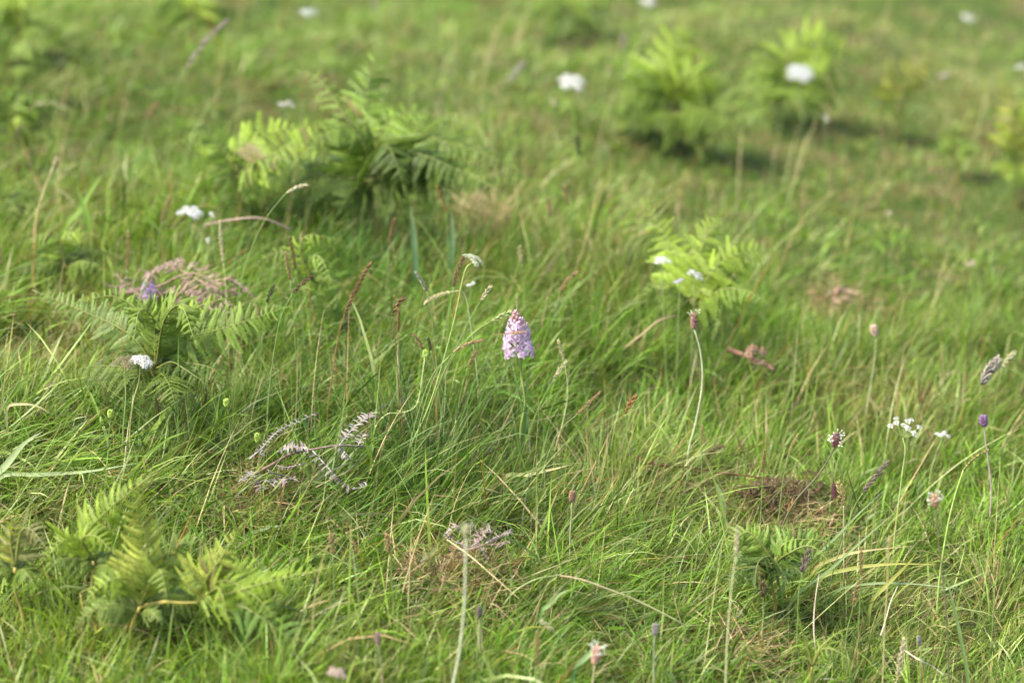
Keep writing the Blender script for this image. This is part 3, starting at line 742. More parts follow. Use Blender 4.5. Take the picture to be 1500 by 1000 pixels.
fern('soft lime bracken carrying three small white flowers, right of the centre', (1015, 485), [
    ([(1015, 450, 0), (1000, 400, .03), (975, 345, .08), (945, 300, .1)], D(48, 16, LIME, normal=(0, -.9, .5), sweep=.5)),
    ([(1015, 450, 0), (1020, 390, .02), (1035, 345, .05), (1055, 315, .08)], D(54, 15, LIME, normal=(0, -1, .4), sweep=.5)),
    ([(1015, 450, 0), (1045, 395, 0), (1090, 370, .02), (1145, 368, .04)], D(46, 15, LIME, normal=(0, -.7, .7))),
    ([(1015, 450, 0), (1055, 425, -.03), (1090, 425, -.05), (1118, 440, -.08)], D(38, 12, BRIGHT, fold=.35)),
    ([(1015, 450, 0), (1030, 420, 0), (1060, 395, .05), (1100, 395, .08)], D(44, 13, LIME, fold=.3)),
    ([(1015, 450, 0), (985, 420, -.02), (960, 420, -.03), (935, 440, -.05)], D(34, 11, MIDF, fold=.35))], fill=(6, 70, BRIGHT))
fern('sharp dark green bracken with spreading fronds, left of the grey dead frond', (222, 585), [
    ([(228, 540, 0), (190, 490, .01), (120, 455, .03), (55, 428, .05)], D(44, 22, (0.17, 0.25, 0.07), fold=.1, curl=.3, shape=.3, normal=(-.1,-.9,.6))),
    ([(228, 540, 0), (260, 500, 0), (330, 480, .01), (412, 452, .02)], D(58, 24, (0.18,0.27,0.04), normal=(.15, -.8, .6), fold=.15, curl=.25, shape=.3)),
    ([(228, 540, 0), (215, 470, .02), (170, 435, .03), (122, 440, .02)], D(38, 18, BRIGHT, normal=(0,-1,.5), fold=.5, curl=.9)),
    ([(228, 540, 0), (240, 470, -.03), (265, 448, -.05), (285, 498, -.09)], D(54, 18, (0.17, 0.25, 0.04), normal=(0,-1,.6), fold=.55, curl=.8)),
    ([(228, 540, 0), (225, 470, -.02), (205, 455, -.05), (197, 490, -.08)], D(50, 16, (0.17, 0.25, 0.04), normal=(0,-1,.6), fold=.5, curl=.8)),
    ([(228, 540, 0), (265, 470, .03), (300, 445, .04), (340, 436, .05)], D(38, 16, LIME, normal=(0,-1,.5), fold=.4, curl=.9)),
    ([(228, 540, 0), (200, 520, -.03), (180, 515, -.05), (150, 530, -.07)], D(40, 13, DEEPF, fold=.3)),
    ([(228, 540, 0), (250, 530, -.03), (270, 540, -.05), (300, 560, -.07)], D(36, 12, DEEPF, fold=.4))], stemcol=(0.30, 0.24, 0.06), fill=(7, 95, (0.12, 0.18, 0.028)))
fern('feathery lime bracken in the lower left, its frond pointing up to the right', (140, 890), [
    ([(137, 820, 0), (120, 790, 0), (160, 745, -.01), (222, 695, -.02)], D(50, 17, LIME, normal=(.25, -.8, .7), fold=.4, curl=.7, sweep=.1)),
    ([(137, 820, 0), (120, 790, -.02), (140, 785, -.03), (165, 808, -.05)], D(34, 12, LIME, normal=(0,-.9,.6), fold=.4)),
    ([(137, 820, 0), (115, 795, 0), (95, 790, 0), (62, 822, -.02)], D(34, 13, LIME, normal=(0,-.9,.6), fold=.4)),
    ([(118, 868, 0), (140, 858, -.02), (160, 845, -.04), (188, 853, -.06)], D(12, 9, BRIGHT, fold=.5))], stemcol=(0.32, 0.27, 0.07))
fern('pale yellowish bracken at the left edge, low in the picture', (25, 880), [
    ([(22, 830, 0), (15, 790, 0), (18, 765, 0), (3, 745, 0)], D(26, 9, YEL, fold=.4)),
    ([(22, 830, 0), (30, 780, 0), (45, 775, -.01), (66, 800, -.03)], D(38, 12, OLIVE, normal=(0, -.9, .5), fold=.3))], stemcol=(0.32, 0.27, 0.07))
YS = (0.40, 0.34, 0.07)
ft = fern('nearest bracken with forked yellow stalk and curling yellow green fronds', (168, 930), [
    ([(205, 888, 0), (215, 830, 0), (212, 780, 0), (196, 722, -.01)], D(54, 18, (0.30, 0.34, 0.06), normal=(.4, -.9, .3), fold=.3, curl=.8, start=.15)),
    ([(205, 888, 0), (222, 850, -.02), (235, 835, -.03), (245, 880, -.05)], D(40, 13, (0.24, 0.32, 0.06), normal=(.4, -.9, .2), fold=.3, curl=.7)),
    ([(290, 882, 0), (300, 850, -.01), (325, 815, -.01), (350, 775, 0)], D(54, 15, (0.30, 0.34, 0.06), normal=(.2, -.9, .5), fold=.4, curl=.8)),
    ([(290, 882, 0), (330, 870, -.02), (400, 850, -.03), (490, 828, -.03)], D(51, 18, LIME, normal=(0, -.8, .8), fold=.5, curl=.9, shape=.3)),
    ([(290, 882, 0), (315, 862, -.03), (325, 870, -.04), (335, 915, -.06)], D(47, 10, LIME, normal=(0,-1,.4), fold=.5)),
    ([(290, 882, 0), (300, 860, -.01), (285, 840, -.01), (265, 820, -.01)], D(35, 11, (0.22, 0.30, 0.06), fold=.4)),
    ([(290, 882, 0), (360, 890, -.03), (430, 935, -.04), (520, 945, -.05)], D(44, 17, (0.17, 0.28, 0.06), normal=(0, -.9, .5), fold=.2, curl=.5, shape=.2)),
    ([(290, 882, 0), (310, 850, .02), (350, 840, .03), (410, 862, .02)], D(47, 15, LIME, normal=(0, -.9, .6), fold=.4)),
    ([(290, 882, 0), (325, 850, -.01), (370, 870, -.03), (405, 905, -.05)], D(42, 14, LIME, normal=(0, -.9, .6), fold=.4)),
    ([(205, 888, 0), (190, 850, 0), (160, 850, -.01), (125, 880, -.02)], D(40, 13, LIME, normal=(0, -.9, .6), fold=.4)),
    ([(205, 888, 0), (230, 830, .02), (255, 800, .02), (290, 790, .02)], D(51, 15, (0.20, 0.27, 0.06), normal=(.2, -.9, .4), fold=.3))],
    branch=True, stemcol=YS, stemr=0.0026, fill=(4, 95, (0.17, 0.24, 0.05)))
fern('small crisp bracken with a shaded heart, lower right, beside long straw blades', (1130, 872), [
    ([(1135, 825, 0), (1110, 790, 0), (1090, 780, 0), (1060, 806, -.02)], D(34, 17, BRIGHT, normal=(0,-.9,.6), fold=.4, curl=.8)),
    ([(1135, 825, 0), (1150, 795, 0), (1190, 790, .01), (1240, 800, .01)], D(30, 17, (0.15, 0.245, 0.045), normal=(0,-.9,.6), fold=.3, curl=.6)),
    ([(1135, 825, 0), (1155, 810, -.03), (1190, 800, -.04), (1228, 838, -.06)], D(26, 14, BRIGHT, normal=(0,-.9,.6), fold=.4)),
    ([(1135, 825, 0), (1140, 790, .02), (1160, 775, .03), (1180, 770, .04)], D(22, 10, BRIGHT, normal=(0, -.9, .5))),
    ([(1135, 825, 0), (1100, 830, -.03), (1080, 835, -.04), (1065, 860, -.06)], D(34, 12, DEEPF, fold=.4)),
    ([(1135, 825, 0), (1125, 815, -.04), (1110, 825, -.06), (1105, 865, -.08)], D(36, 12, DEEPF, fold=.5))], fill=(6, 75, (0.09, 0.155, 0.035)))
fern('bright bracken clump in the top left corner', (30, 60), [
    ([(30, 40, 0), (25, 10, 0), (45, 0, 0), (70, -8, 0)], D(34, 11, LIME)),
    ([(30, 40, 0), (15, 10, 0), (5, 5, 0), (-20, 15, 0)], D(40, 11, LIME)),
    ([(30, 40, 0), (35, 10, -.02), (50, 15, -.03), (85, 25, -.04)], D(30, 10, BRIGHT))])
fern('lime bracken cut off by the top edge, left of the centre', (280, 40), [
    ([(280, 25, 0), (250, 0, 0), (240, -5, 0), (205, -10, 0)], D(34, 11, BRIGHT)),
    ([(280, 25, 0), (285, 0, 0), (300, 5, 0), (325, 32, -.03)], D(30, 11, LIME, fold=.4)),
    ([(280, 25, 0), (300, -20, 0), (320, -35, 0), (350, -30, 0)], D(40, 11, LIME))])
fern('mid green bracken at the left edge with a straw stalk lying across it', (20, 225), [
    ([(15, 195, 0), (20, 155, 0), (60, 148, .01), (125, 168, .02)], D(34, 14, BRIGHT, fold=.3)),
    ([(15, 195, 0), (5, 150, 0), (-10, 140, 0), (-50, 130, 0)], D(44, 12, BRIGHT)),
    ([(15, 195, 0), (20, 175, -.02), (30, 175, -.03), (42, 198, -.05)], D(30, 10, LIME, fold=.4))])
fern('dusky bracken at the left edge just under the top left corner clump', (10, 130), [
    ([(10, 100, 0), (20, 70, 0), (50, 60, 0), (90, 75, -.02)], D(34, 12, BRIGHT, fold=.3)),
    ([(10, 100, 0), (0, 60, 0), (-10, 50, 0), (-40, 50, 0)], D(34, 12, BRIGHT))], fill=(6, 80, BRIGHT))
fern('small lime bracken right beside the yellow green one at the upper right edge', (1400, 235), [
    ([(1400, 215, 0), (1395, 190, 0), (1410, 180, 0), (1440, 190, 0)], D(18, 9, BRIGHT, fold=.3))], fill=(4, 40, BRIGHT))
fern('hazy green bracken at the top edge in front of the dark grass, right of centre', (830, 40), [
    ([(830, 20, 0), (810, 0, 0), (780, -5, 0), (740, 5, 0)], D(36, 10, BRIGHT, fold=.3)),
    ([(830, 20, 0), (850, -5, 0), (880, -5, 0), (905, 15, 0)], D(34, 10, BRIGHT, fold=.3))], fill=(6, 80, DEEPF))
fern('single bright frond tip at the left edge, above the combed grass', (5, 310), [
    ([(0, 290, 0), (-4, 265, 0), (0, 245, 0), (8, 232, 0)], D(22, 9, LIME, normal=(0, -1, .3))),
    ([(0, 290, 0), (-20, 260, 0), (-30, 250, 0), (-60, 250, 0)], D(30, 9, BRIGHT))])
fern('faint yellow green bracken low in the grass, left of the pink dead bracken', (95, 400), [
    ([(95, 385, 0), (90, 355, 0), (110, 340, 0), (150, 348, 0)], D(26, 11, LIME, fold=.3)),
    ([(95, 385, 0), (85, 350, 0), (60, 345, 0), (30, 355, 0)], D(24, 10, BRIGHT, fold=.3)),
    ([(95, 385, 0), (100, 350, .02), (105, 335, .03), (118, 322, .04)], D(18, 9, BRIGHT, normal=(0, -1, .3)))])
fern('drooping bracken with a dry brown tip, above and right of the pink dead bracken', (455, 440), [
    ([(455, 410, 0), (440, 370, 0), (450, 345, 0), (498, 352, 0)], D(30, 12, LIME, fold=.5, curl=.9)),
    ([(455, 410, 0), (455, 380, -.02), (470, 378, -.03), (488, 418, -.06)], D(28, 11, BRIGHT, fold=.5)),
    ([(455, 410, 0), (430, 375, 0), (400, 372, 0), (370, 390, -.02)], D(26, 11, MIDF, fold=.4))])
fern('slender young bracken with upright pale sprigs at the bottom right', (1190, 990), [
    ([(1190, 975, 0), (1182, 945, 0), (1172, 910, 0), (1166, 888, 0)], D(16, 11, BRIGHT, normal=(0, -1, .3), fold=.4)),
    ([(1190, 975, 0), (1205, 950, -.01), (1230, 955, -.02), (1258, 980, -.03)], D(18, 9, BRIGHT, fold=.5)),
    ([(1190, 975, 0), (1200, 950, 0), (1230, 925, .01), (1255, 918, .01)], D(14, 9, LIME, fold=.3))], fill=(0, 1, None))

# ================================================================== dead bracken
def dead_bracken(label, bpx, mains, fronds, col, k=1.0, name='dead_bracken', stemcol=(0.24, 0.15, 0.10), zc=0.075, scurl=1.0, dens=1.0, mess=None):
    b = lie(*bpx); s = soil(b); t = thing(name, label, 'dead fern', s)
    up = Vector((0, -0.2, 1)).normalized()
    for pts, r_ in mains:
        m = MB(); P = smooth([lie(x, y, zc * 0.5 + z) for x, y, z in pts], 5)
        m.tube(P, [r_ * (1 - 0.5 * i / (len(P) - 1)) for i in range(len(P))], stemcol, 6, mixc(stemcol, col, 0.7)); m.build('stem', M_DRY, t, s)
    for pts, ln, n, side in fronds:
        n = int(n * dens); m = MB(); P = smooth([lie(x, y, zc * 0.5 + z) for x, y, z in pts], 6); ln = ln * mpp(b.y) * k
        m.tube(P, [0.0011 * k * (1 - 0.6 * i / (len(P) - 1)) for i in range(len(P))], mixc(col, (0.6, 0.58, 0.56), .3), 5)
        for i in range(n):
            u = (0.12 + 0.88 * i / n) * (len(P) - 1.001); j = int(u); p = P[j].lerp(P[j + 1], u - j); d = (P[j + 1] - P[j]).normalized()
            for sg in ((1, -1) if side == 0 else (side,)):
                if R.random() < 0.12: continue
                sd = (d.cross(up) * sg + d * R.uniform(0.0, 0.5) + up * R.uniform(-0.2, 0.5)).normalized()
                l = ln * R.uniform(0.7, 1.25); cu = R.uniform(0.5, 1.3) * scurl
                q = [p, p + sd * l * 0.45 + up * l * 0.12, p + sd * l * 0.8 + up * l * 0.05 - d * l * 0.1 * cu, p + sd * l * (0.95 - .25 * cu) - up * l * 0.35 * cu]
                m.leaf(q, up, l * 0.26, jc(col, 0.3), prof=lambda z: 1.1 - 0.7 * z, fold=0.8)
        m.build('frond', M_DRY, t, s)
    if mess:
        cx, cy, rx, ry, nm = mess
        for i in range(nm):
            a = R.random() * 6.28; q = math.sqrt(R.random()); x = cx + rx * q * math.cos(a); y = cy + ry * q * math.sin(a)
            P = smooth([lie(x, y, zc * .4 + R.uniform(0, .04)), lie(x + R.uniform(-16, 16), y - R.uniform(-4, 12), zc * .5 + R.uniform(0, .05)), lie(x + R.uniform(-30, 30), y + R.uniform(-16, 16), zc * .4 + R.uniform(0, .04))], 4)
            m = MB(); cc = jc(col, .3); m.tube(P, .0009, cc, 4)
            for p in P[1:]:
                for _ in range(2):
                    d = Vector((R.uniform(-1, 1), R.uniform(-1, 1), R.uniform(-.4, .8))).normalized(); l = R.uniform(.004, .011)
                    m.leaf([p, p + d * l * .5, p + d * l + Vector((0, 0, -l * .3))], up, l * .3, jc(cc, .2), fold=.6)
            m.build('frond', M_DRY, t, s)
    return t
GREY = (0.23, 0.20, 0.18)
dead_bracken('silvery grey dead bracken with curled leaflets lying on the tussock left of the orchid', (440, 700), [
    ([(360, 700, .0), (395, 682, .02), (425, 665, .03), (458, 658, .04), (500, 652, .045), (545, 655, .04)], 0.0022)], [
    ([(458, 660, .04), (478, 682, .035), (495, 700, .03), (516, 716, .02)], 17, 15, 1),
    ([(497, 652, .045), (515, 630, .055), (530, 617, .06), (548, 605, .06)], 13, 18, 0),
    ([(497, 652, .045), (505, 662, .04), (515, 673, .035)], 13, 7, 1),
    ([(525, 652, .045), (530, 642, .05), (535, 635, .05)], 11, 7, 0),
    ([(516, 716, .02), (528, 714, .02), (540, 710, .02)], 11, 6, -1),
    ([(365, 672, .03), (385, 655, .04), (398, 640, .05), (412, 628, .05), (438, 617, .05), (466, 604, .05)], 8, 16, 0),
    ([(405, 662, .03), (430, 655, .04), (450, 656, .04)], 15, 9, 0),
    ([(368, 690, .0), (378, 706, .0), (385, 722, .0)], 12, 8, 0),
    ([(350, 705, .02), (362, 698, .02), (372, 690, .02)], 10, 6, 0)], GREY, mess=(385, 695, 40, 28, 5))
dead_bracken('dry pinkish brown bracken tangle beside the blurred pink orchid', (265, 465), [
    ([(180, 430, .0), (230, 420, .03), (280, 400, .05), (330, 420, .03)], 0.002),
    ([(345, 455, .0), (320, 425, .03), (290, 410, .04), (255, 390, .05)], 0.002),
    ([(250, 460, .0), (262, 425, .04), (280, 400, .05)], 0.002)], [
    ([(205, 410, .03), (235, 395, .05), (270, 380, .06)], 26, 14, 0),
    ([(240, 400, .03), (270, 390, .05), (310, 400, .05), (320, 425, .04)], 30, 16, 0),
    ([(235, 430, .03), (270, 425, .04), (310, 440, .03)], 30, 14, 0),
    ([(175, 430, .03), (200, 425, .04), (240, 430, .03)], 20, 10, 0),
    ([(290, 450, .02), (315, 452, .03), (345, 460, .02)], 24, 9, 0),
    ([(265, 405, .05), (285, 425, .04), (300, 445, .03)], 26, 10, 0)], (0.27, 0.185, 0.155), k=0.42, zc=0.10, dens=1.0, mess=(262, 425, 88, 40, 30))
dead_bracken('small grey brown dead bracken sprig beside the tall pale stalk, over brown thatch', (700, 815), [
    ([(648, 795, .0), (680, 805, .02), (715, 795, .03), (752, 778, .03)], 0.0015)], [
    ([(690, 800, .02), (705, 790, .03), (718, 770, .05)], 12, 9, 0),
    ([(712, 795, .03), (730, 785, .03), (750, 779, .04)], 9, 8, 0),
    ([(650, 785, .02), (660, 775, .03), (672, 770, .03)], 10, 8, 0),
    ([(702, 798, .02), (708, 808, .02), (712, 818, .01)], 11, 6, 0),
    ([(652, 780, .02), (665, 792, .02), (690, 800, .02)], 8, 7, 0)], (0.22, 0.18, 0.155), mess=(700, 798, 45, 14, 4))
dead_bracken('brown clump of rotting fern litter, right of the centre, under the bent flower stalk', (1150, 740), [
    ([(920, 665, .02), (960, 680, .02), (1010, 684, .02), (1080, 696, .0)], 0.0022),
    ([(1020, 690, .0), (1060, 692, .02), (1120, 700, .02), (1180, 705, .01)], 0.0016)], [
    ([(1095, 715, .02), (1130, 708, .03), (1170, 705, .02)], 20, 14, 0),
    ([(1110, 725, .01), (1150, 722, .02), (1205, 720, .01)], 22, 16, 0),
    ([(1120, 738, .0), (1160, 735, .01), (1200, 738, .0)], 20, 14, 0),
    ([(1140, 700, .02), (1160, 715, .03), (1165, 745, .01)], 20, 12, 0),
    ([(1180, 700, .01), (1185, 720, .02), (1175, 745, .0)], 18, 12, 0)], (0.085, 0.06, 0.03), k=.6, zc=0.035, dens=1.0, mess=(1155, 722, 75, 24, 30), stemcol=(0.15, 0.07, 0.04), name='dead_fern_litter')
dead_bracken('dry brown frond remains lying blurred below the lime bracken, right of the orchid', (1110, 540), [
    ([(1068, 512, .01), (1095, 522, .03), (1135, 540, .02)], 0.0045)], [
    ([(1090, 520, .03), (1105, 512, .04), (1125, 520, .03)], 16, 8, 0),
    ([(1100, 530, .02), (1115, 532, .03), (1132, 542, .02)], 12, 7, 0)], (0.20, 0.12, 0.08), stemcol=(0.20, 0.11, 0.075))
dead_bracken('pinkish dry leaf litter, blurred patch far right of the orchid', (1232, 440), [
    ([(1205, 435, .0), (1232, 428, .02), (1262, 440, .0)], 0.002)], [
    ([(1212, 432, .01), (1232, 425, .03), (1255, 432, .01)], 18, 12, 0),
    ([(1215, 445, .01), (1235, 438, .02), (1258, 445, .0)], 16, 10, 0)], (0.28, 0.19, 0.13), k=.7)

# ================================================================== orchids
tt, A, B, W, s_, path = orchid('pale pink spotted orchid in full flower standing alone at the centre', (762, 655), [(764, 620), (769, 590), (764, 550)], (759, 517), (755, 455), 45,
    (0.74, 0.58, 0.71), (0.36, 0.14, 0.34))
def ol(pts, w_, col=(0.17, 0.27, 0.09)):
    m = MB(); P = smooth([onplane(x, y, lie(762, 655).y + dz) for x, y, dz in pts], 4)
    m.leaf(P, (0.5, -1, 0.2), w_, col, fold=0.5, prof=lambda t: math.sin(math.pi * min(1, .25 + .75 * t)) if t < .98 else .05); m.build('leaf', M_GRASS, tt, s_)
ol([(762, 650, 0), (768, 625, 0), (769, 600, 0), (767, 575, 0)], 0.007); ol([(764, 585, 0), (758, 565, 0), (750, 545, 0)], 0.004)
ol([(766, 590, 0), (770, 570, 0), (775, 545, 0), (772, 530, 0)], 0.004, (0.22, 0.30, 0.12)); ol([(760, 670, 0), (756, 640, -.01), (757, 615, -.01)], 0.006)
orchid('blurred lilac orchid beside the pink dead bracken', (214, 480), [(214, 460)], (217, 436), (219, 402), 24, (0.62, 0.46, 0.74), (0.36, 0.14, 0.40), nfl=20)
# dry spikelet caught across the orchid
m = MB(); Yo = lie(762, 655).y - W * 1.25
a_ = onplane(738, 489, Yo); c_ = onplane(781, 485, Yo)
for i in range(9):
    u = i / 9; m.blob(a_.lerp(c_, 0.25 + 0.5 * u) + Vector((0, 0, 0.0012 * math.sin(i * 2.1))), 0.0010, jc((0.45, 0.28, 0.12), .25), (c_ - a_) + Vector((0, 0, .02 * (i % 2 - .5))), 2.6, 2, 5)
m.tube([a_ - Vector((0.012, 0, 0.001)), a_, a_.lerp(c_, .6)], 0.0005, (0.3, 0.2, 0.1), 4)
o = m.build('spikelet', M_DRY, None, None); o['label'] = 'tan dry grass spikelet caught across the front of the central orchid'; o['category'] = 'grass spikelet'

# ================================================================== white flowers
U = umbel
U('grey white flower cluster, largest of the three above the pink dead bracken', (283, 400), [(281, 350)], (278, 310), 33, col=(0.58, 0.59, 0.59))
U('small round white flower touching the right of a larger grey white cluster', (318, 400), [(313, 350)], (308, 313), 13, rays=4, col=(0.61, 0.62, 0.58))
U('lone small white bud below the pair of white clusters, above the dead bracken', (305, 410), [(304, 380)], (303, 351), 11, rays=4, col=(0.58, 0.59, 0.53))
U('faint pinkish white flower above the left lime bracken', (422, 230), [(421, 190)], (419, 152), 22, rays=6, col=(0.48, 0.44, 0.41))
U('hazy white flower head near the top edge, above the left bracken', (455, 90), [(453, 50)], (451, 17), 24, rays=7, col=(0.48, 0.51, 0.47))
U('flat topped white flower head on a tall green stem, above the orchid', (842, 235), [(840, 170)], (838, 119), 36, rays=11, stem=(.24, .34, .08), tilt=(.1, -.35))
U('small beige fading flower beside the flat topped white flower above the orchid', (815, 210), [(812, 180)], (809, 148), 15, rays=4, col=(0.47, 0.39, 0.30))
U('largest white flower head, bright against the dark hollow at upper right', (1178, 200), [(1174, 150)], (1172, 106), 34, rays=12, col=(0.56, 0.57, 0.57), tilt=(0, -.6))
U('white flower near the top right corner', (1420, 90), [(1418, 60)], (1417, 25), 20, rays=7)
U('tiny cream flower below and right of the largest white flower head', (1212, 240), [(1210, 205)], (1208, 172), 15, rays=4, col=(0.55, 0.53, 0.44))
U('white flower cut by the top edge above the broad lime bracken', (952, 70), [(950, 35)], (948, 1), 24, rays=7)
U('white flower cut by the right edge above the yellow green bracken', (1500, 160), [(1499, 130)], (1497, 97), 18, rays=5, col=(0.55, 0.55, 0.51))
U('left one of the white flowers on the lime bracken right of centre', (975, 520), [(972, 450)], (970, 380), 24, rays=8, tilt=(0, -.15))
U('right one of the white flowers on the lime bracken, tipped over', (1012, 530), [(1016, 460)], (1020, 402), 24, rays=8, tilt=(.5, -.2))
U('pale lilac flower between the two white flowers of the lime bracken', (992, 530), [(994, 460)], (996, 411), 17, rays=5, col=(0.45, 0.42, 0.53))
U('bright white flower head in front of the sharp dark bracken at left', (190, 640), [(195, 590), (203, 560)], (206, 527), 32, rays=12, tilt=(.15, -.2), stem=(.30, .30, .10))
U('brownish faded flower head just left of the white one before the sharp bracken', (180, 640), [(184, 585)], (182, 528), 34, rays=9, col=(0.22, 0.19, 0.10), cat='faded flower')
U('small compact white flower above and left of the orchid', (676, 520), [(683, 470), (688, 440)], (691, 416), 15, rays=5, style='dense', col=(0.62, 0.62, 0.58), srad=.0006)
U('greenish white half open umbel on a long leaning stem, above the orchid at left', (600, 660), [(622, 610), (640, 560), (665, 470), (680, 400)], (694, 378), 30, rays=9, col=(0.48, 0.50, 0.36), tilt=(.45, -.1), stem=(.30, .40, .12), srad=.0008)
U('open white umbel of separate little heads on thin rays, right side', (1310, 790), [(1316, 740), (1322, 690), (1326, 660)], (1324, 622), 52, style='open', rays=9, stem=(.30, .38, .12))
U('compact white umbel on a fine stem right of the open rayed umbel', (1362, 700), [(1370, 668)], (1381, 636), 20, rays=6, stem=(.30, .38, .12), srad=.0006)
U('very small pale flower at the far right of the meadow, blurred', (1305, 365), [(1304, 340)], (1303, 312), 11, rays=3, col=(0.48, 0.44, 0.41))
U('pinkish beige flower, blurred, at the right above the grass flower pair', (1424, 440), [(1424, 410)], (1424, 385), 18, rays=5, col=(0.44, 0.33, 0.27))
U('blush coloured flower cut near the bottom edge, left of centre', (490, 1040), [(492, 1010)], (494, 984), 30, rays=8, col=(0.51, 0.39, 0.33), tilt=(.3, -.2))
U('beige blurred flower at upper right beside the yellowing bracken', (1386, 160), [(1385, 135)], (1384, 110), 20, rays=5, col=(0.45, 0.37, 0.31))

# ================================================================== plantains, clover, buds
plantain('ribwort plantain bud on a long pale curving stalk, right of the orchid', (1008, 665), [(1020, 615), (1029, 560), (1026, 515)], (1017, 482), (1016, 458), 13, (.30, .17, .13), ring=(.8, 1.0, (.55, .55, .42), 10), stem=(.34, .38, .22), srad=.0013)
pl_ = plantain('plantain in bloom with a ring of white stamens on a dark bent stem', (1140, 790), [(1162, 738), (1195, 700), (1215, 670)], (1222, 654), (1227, 634), 15, (.20, .09, .08), ring=(.25, .9, (.78, .80, .68), 34), stem=(.10, .10, .05), srad=.0011)
plantain('nodding dark red plantain bud hanging under the blooming plantain', (1232, 800), [(1236, 740), (1232, 690), (1222, 676)], (1221, 706), (1222, 730), 10, (.17, .06, .07), stem=(.16, .18, .08), srad=.0006)
plantain('cream and pink plantain head on a thin dark stem, lower right', (1390, 1010), [(1386, 900), (1378, 820), (1373, 765)], (1371, 742), (1369, 724), 15, (.42, .24, .14), ring=(.4, 1, (.70, .66, .60), 26), stem=(.13, .12, .06), srad=.0009)
plantain('grey topped plantain on the tall pale stalk, bottom centre', (660, 1025), [(672, 960), (680, 890), (682, 830)], (683, 788), (684, 768), 14, (.34, .33, .16), ring=(.5, 1, (.60, .60, .50), 16), stem=(.40, .42, .26), srad=.0014)
plantain('pinkish plantain with white stamens, blurred at the bottom edge', (866, 1030), [(868, 1000)], (871, 972), (876, 945), 18, (.48, .30, .22), ring=(.5, 1, (.72, .74, .64), 24), stem=(.40, .34, .20))
plantain('small beige plantain head on a straight pale stem, blurred, at right', (1270, 600), [(1276, 560), (1282, 520)], (1283, 492), (1279, 476), 14, (.46, .34, .26), stem=(.30, .33, .16))
plantain('short brown plantain bud left of the brown fern litter', (835, 790), [(837, 755)], (838, 735), (839, 718), 13, (.26, .16, .10), stem=(.26, .30, .14))
plantain('tiny purplish bud in the grass at the bottom centre', (704, 930), [(704, 912)], (703, 904), (702, 888), 11, (.12, .10, .10), stem=(.16, .18, .10))
plantain('grey mauve bud on a low stalk, bottom right of centre', (958, 975), [(958, 945)], (959, 930), (961, 912), 12, (.22, .19, .19), stem=(.26, .28, .16))
plantain('small blurred mauve brown bud at the bottom, left of the tall pale stalk', (560, 985), [(556, 960)], (554, 945), (553, 925), 12, (.24, .17, .14), stem=(.24, .22, .12))
plantain('little lilac bud in the sward, right of the brown fern litter', (1350, 970), [(1210, 930)][:0], (1347, 945), (1346, 930), 9, (.24, .20, .22), stem=(.28, .28, .14))
plantain('purple clover like head on a stout pinkish stalk at the right edge', (1452, 720), [(1447, 670), (1443, 640)], (1442, 624), (1440, 608), 16, (.20, .12, .22), stem=(.38, .26, .26), name='purple_flower', cat='purple flower')
for lab, bp, md, h0, h1 in [
    ('yellow green seed ball on a dark stem above the dead grey bracken', (380, 690), [(380, 665)], (378, 648), (377, 634)),
    ('yellow green seed ball low right of the sharp dark bracken', (338, 640), [(335, 612)], (333, 596), (331, 584)),
    ('yellow green seed ball left of the sharp dark bracken foot', (158, 655), [(161, 625)], (162, 612), (162, 600)),
    ('small green seed ball topping the stem under the brown nodding grass', (612, 600), [(617, 560)], (623, 526), (624, 512))]:
    plantain(lab, bp, md, h0, h1, 12, (.32, .42, .08), stem=(.16, .20, .07), srad=.0006, name='green_seed_ball', cat='seed ball')
# a black fly on the blooming plantain
fp = onplane(1227, 637, lie(1140, 790).y - 0.0075)
fly = thing('fly', 'tiny black fly sitting on the blooming plantain', 'fly', fp)
m = MB(); BK = (.012, .012, .015)
m.blob(fp, .0014, BK, (0.3, 0, 1), 1.7, 4, 8); m.blob(fp + Vector((.0007, 0, .0027)), .0010, BK, None, 1, 3, 8)
for sg in (-1, 1):
    for j in (-1, 0, 1): m.tube([fp + Vector((0, 0, j * .0007)), fp + Vector((sg * .0018, -.0004, j * .0013 + .0005)), fp + Vector((sg * .0027, .0012, j * .002 - .0005))], .00012, BK, 3)
m.build('body', M_STEM, fly, fp)
for sg in (-1, 1):
    m = MB(); m.leaf([fp + Vector((0, -.001, .001)), fp + Vector((sg * .001, -.0016, -.002)), fp + Vector((sg * .0016, -.0014, -.0042))], (0, -1, 0), .002, (.10, .10, .10)); m.build('wing', M_STEM, fly, fp)

# ================================================================== grass flowers
G = seed_stalk
G('cream nodding grass flower on a long arching stem above the pink dead bracken', (343, 500), [(352, 420), (370, 360), (393, 315)], (419, 283), (452, 271), 7, 'cream', 'green')
G('upright whitish grass spike standing above the sharp bracken', (334, 500), [(332, 450), (330, 410)], (327, 385), (322, 322), 6, 'cream', 'pale')
G('tan grass spike just left of a blurred brown one, above the dead bracken', (436, 560), [(431, 480)], (425, 410), (418, 368), 7, 'tan')
G('soft brown blurred grass spike in the pair right of the dead bracken', (444, 480), [(438, 430)], (433, 395), (424, 346), 7, 'rust')
G('dark brown grass flower nodding to the right, upper left of the dead grey bracken', (392, 610), [(398, 540), (410, 470)], (428, 430), (461, 405), 8, 'brown')
G('short dark grass spike leaning over the tip of the sharp bracken', (382, 530), [(386, 480)], (391, 443), (402, 417), 7, 'dark')
G('olive grass spike crossing the blurred lilac orchid', (196, 500), [(198, 465)], (204, 440), (221, 402), 7, 'green')
G('long red brown grass spike leaning right, left of the half open umbel', (480, 600), [(488, 540), (496, 490)], (505, 460), (545, 382), 8, 'rust', 'red')
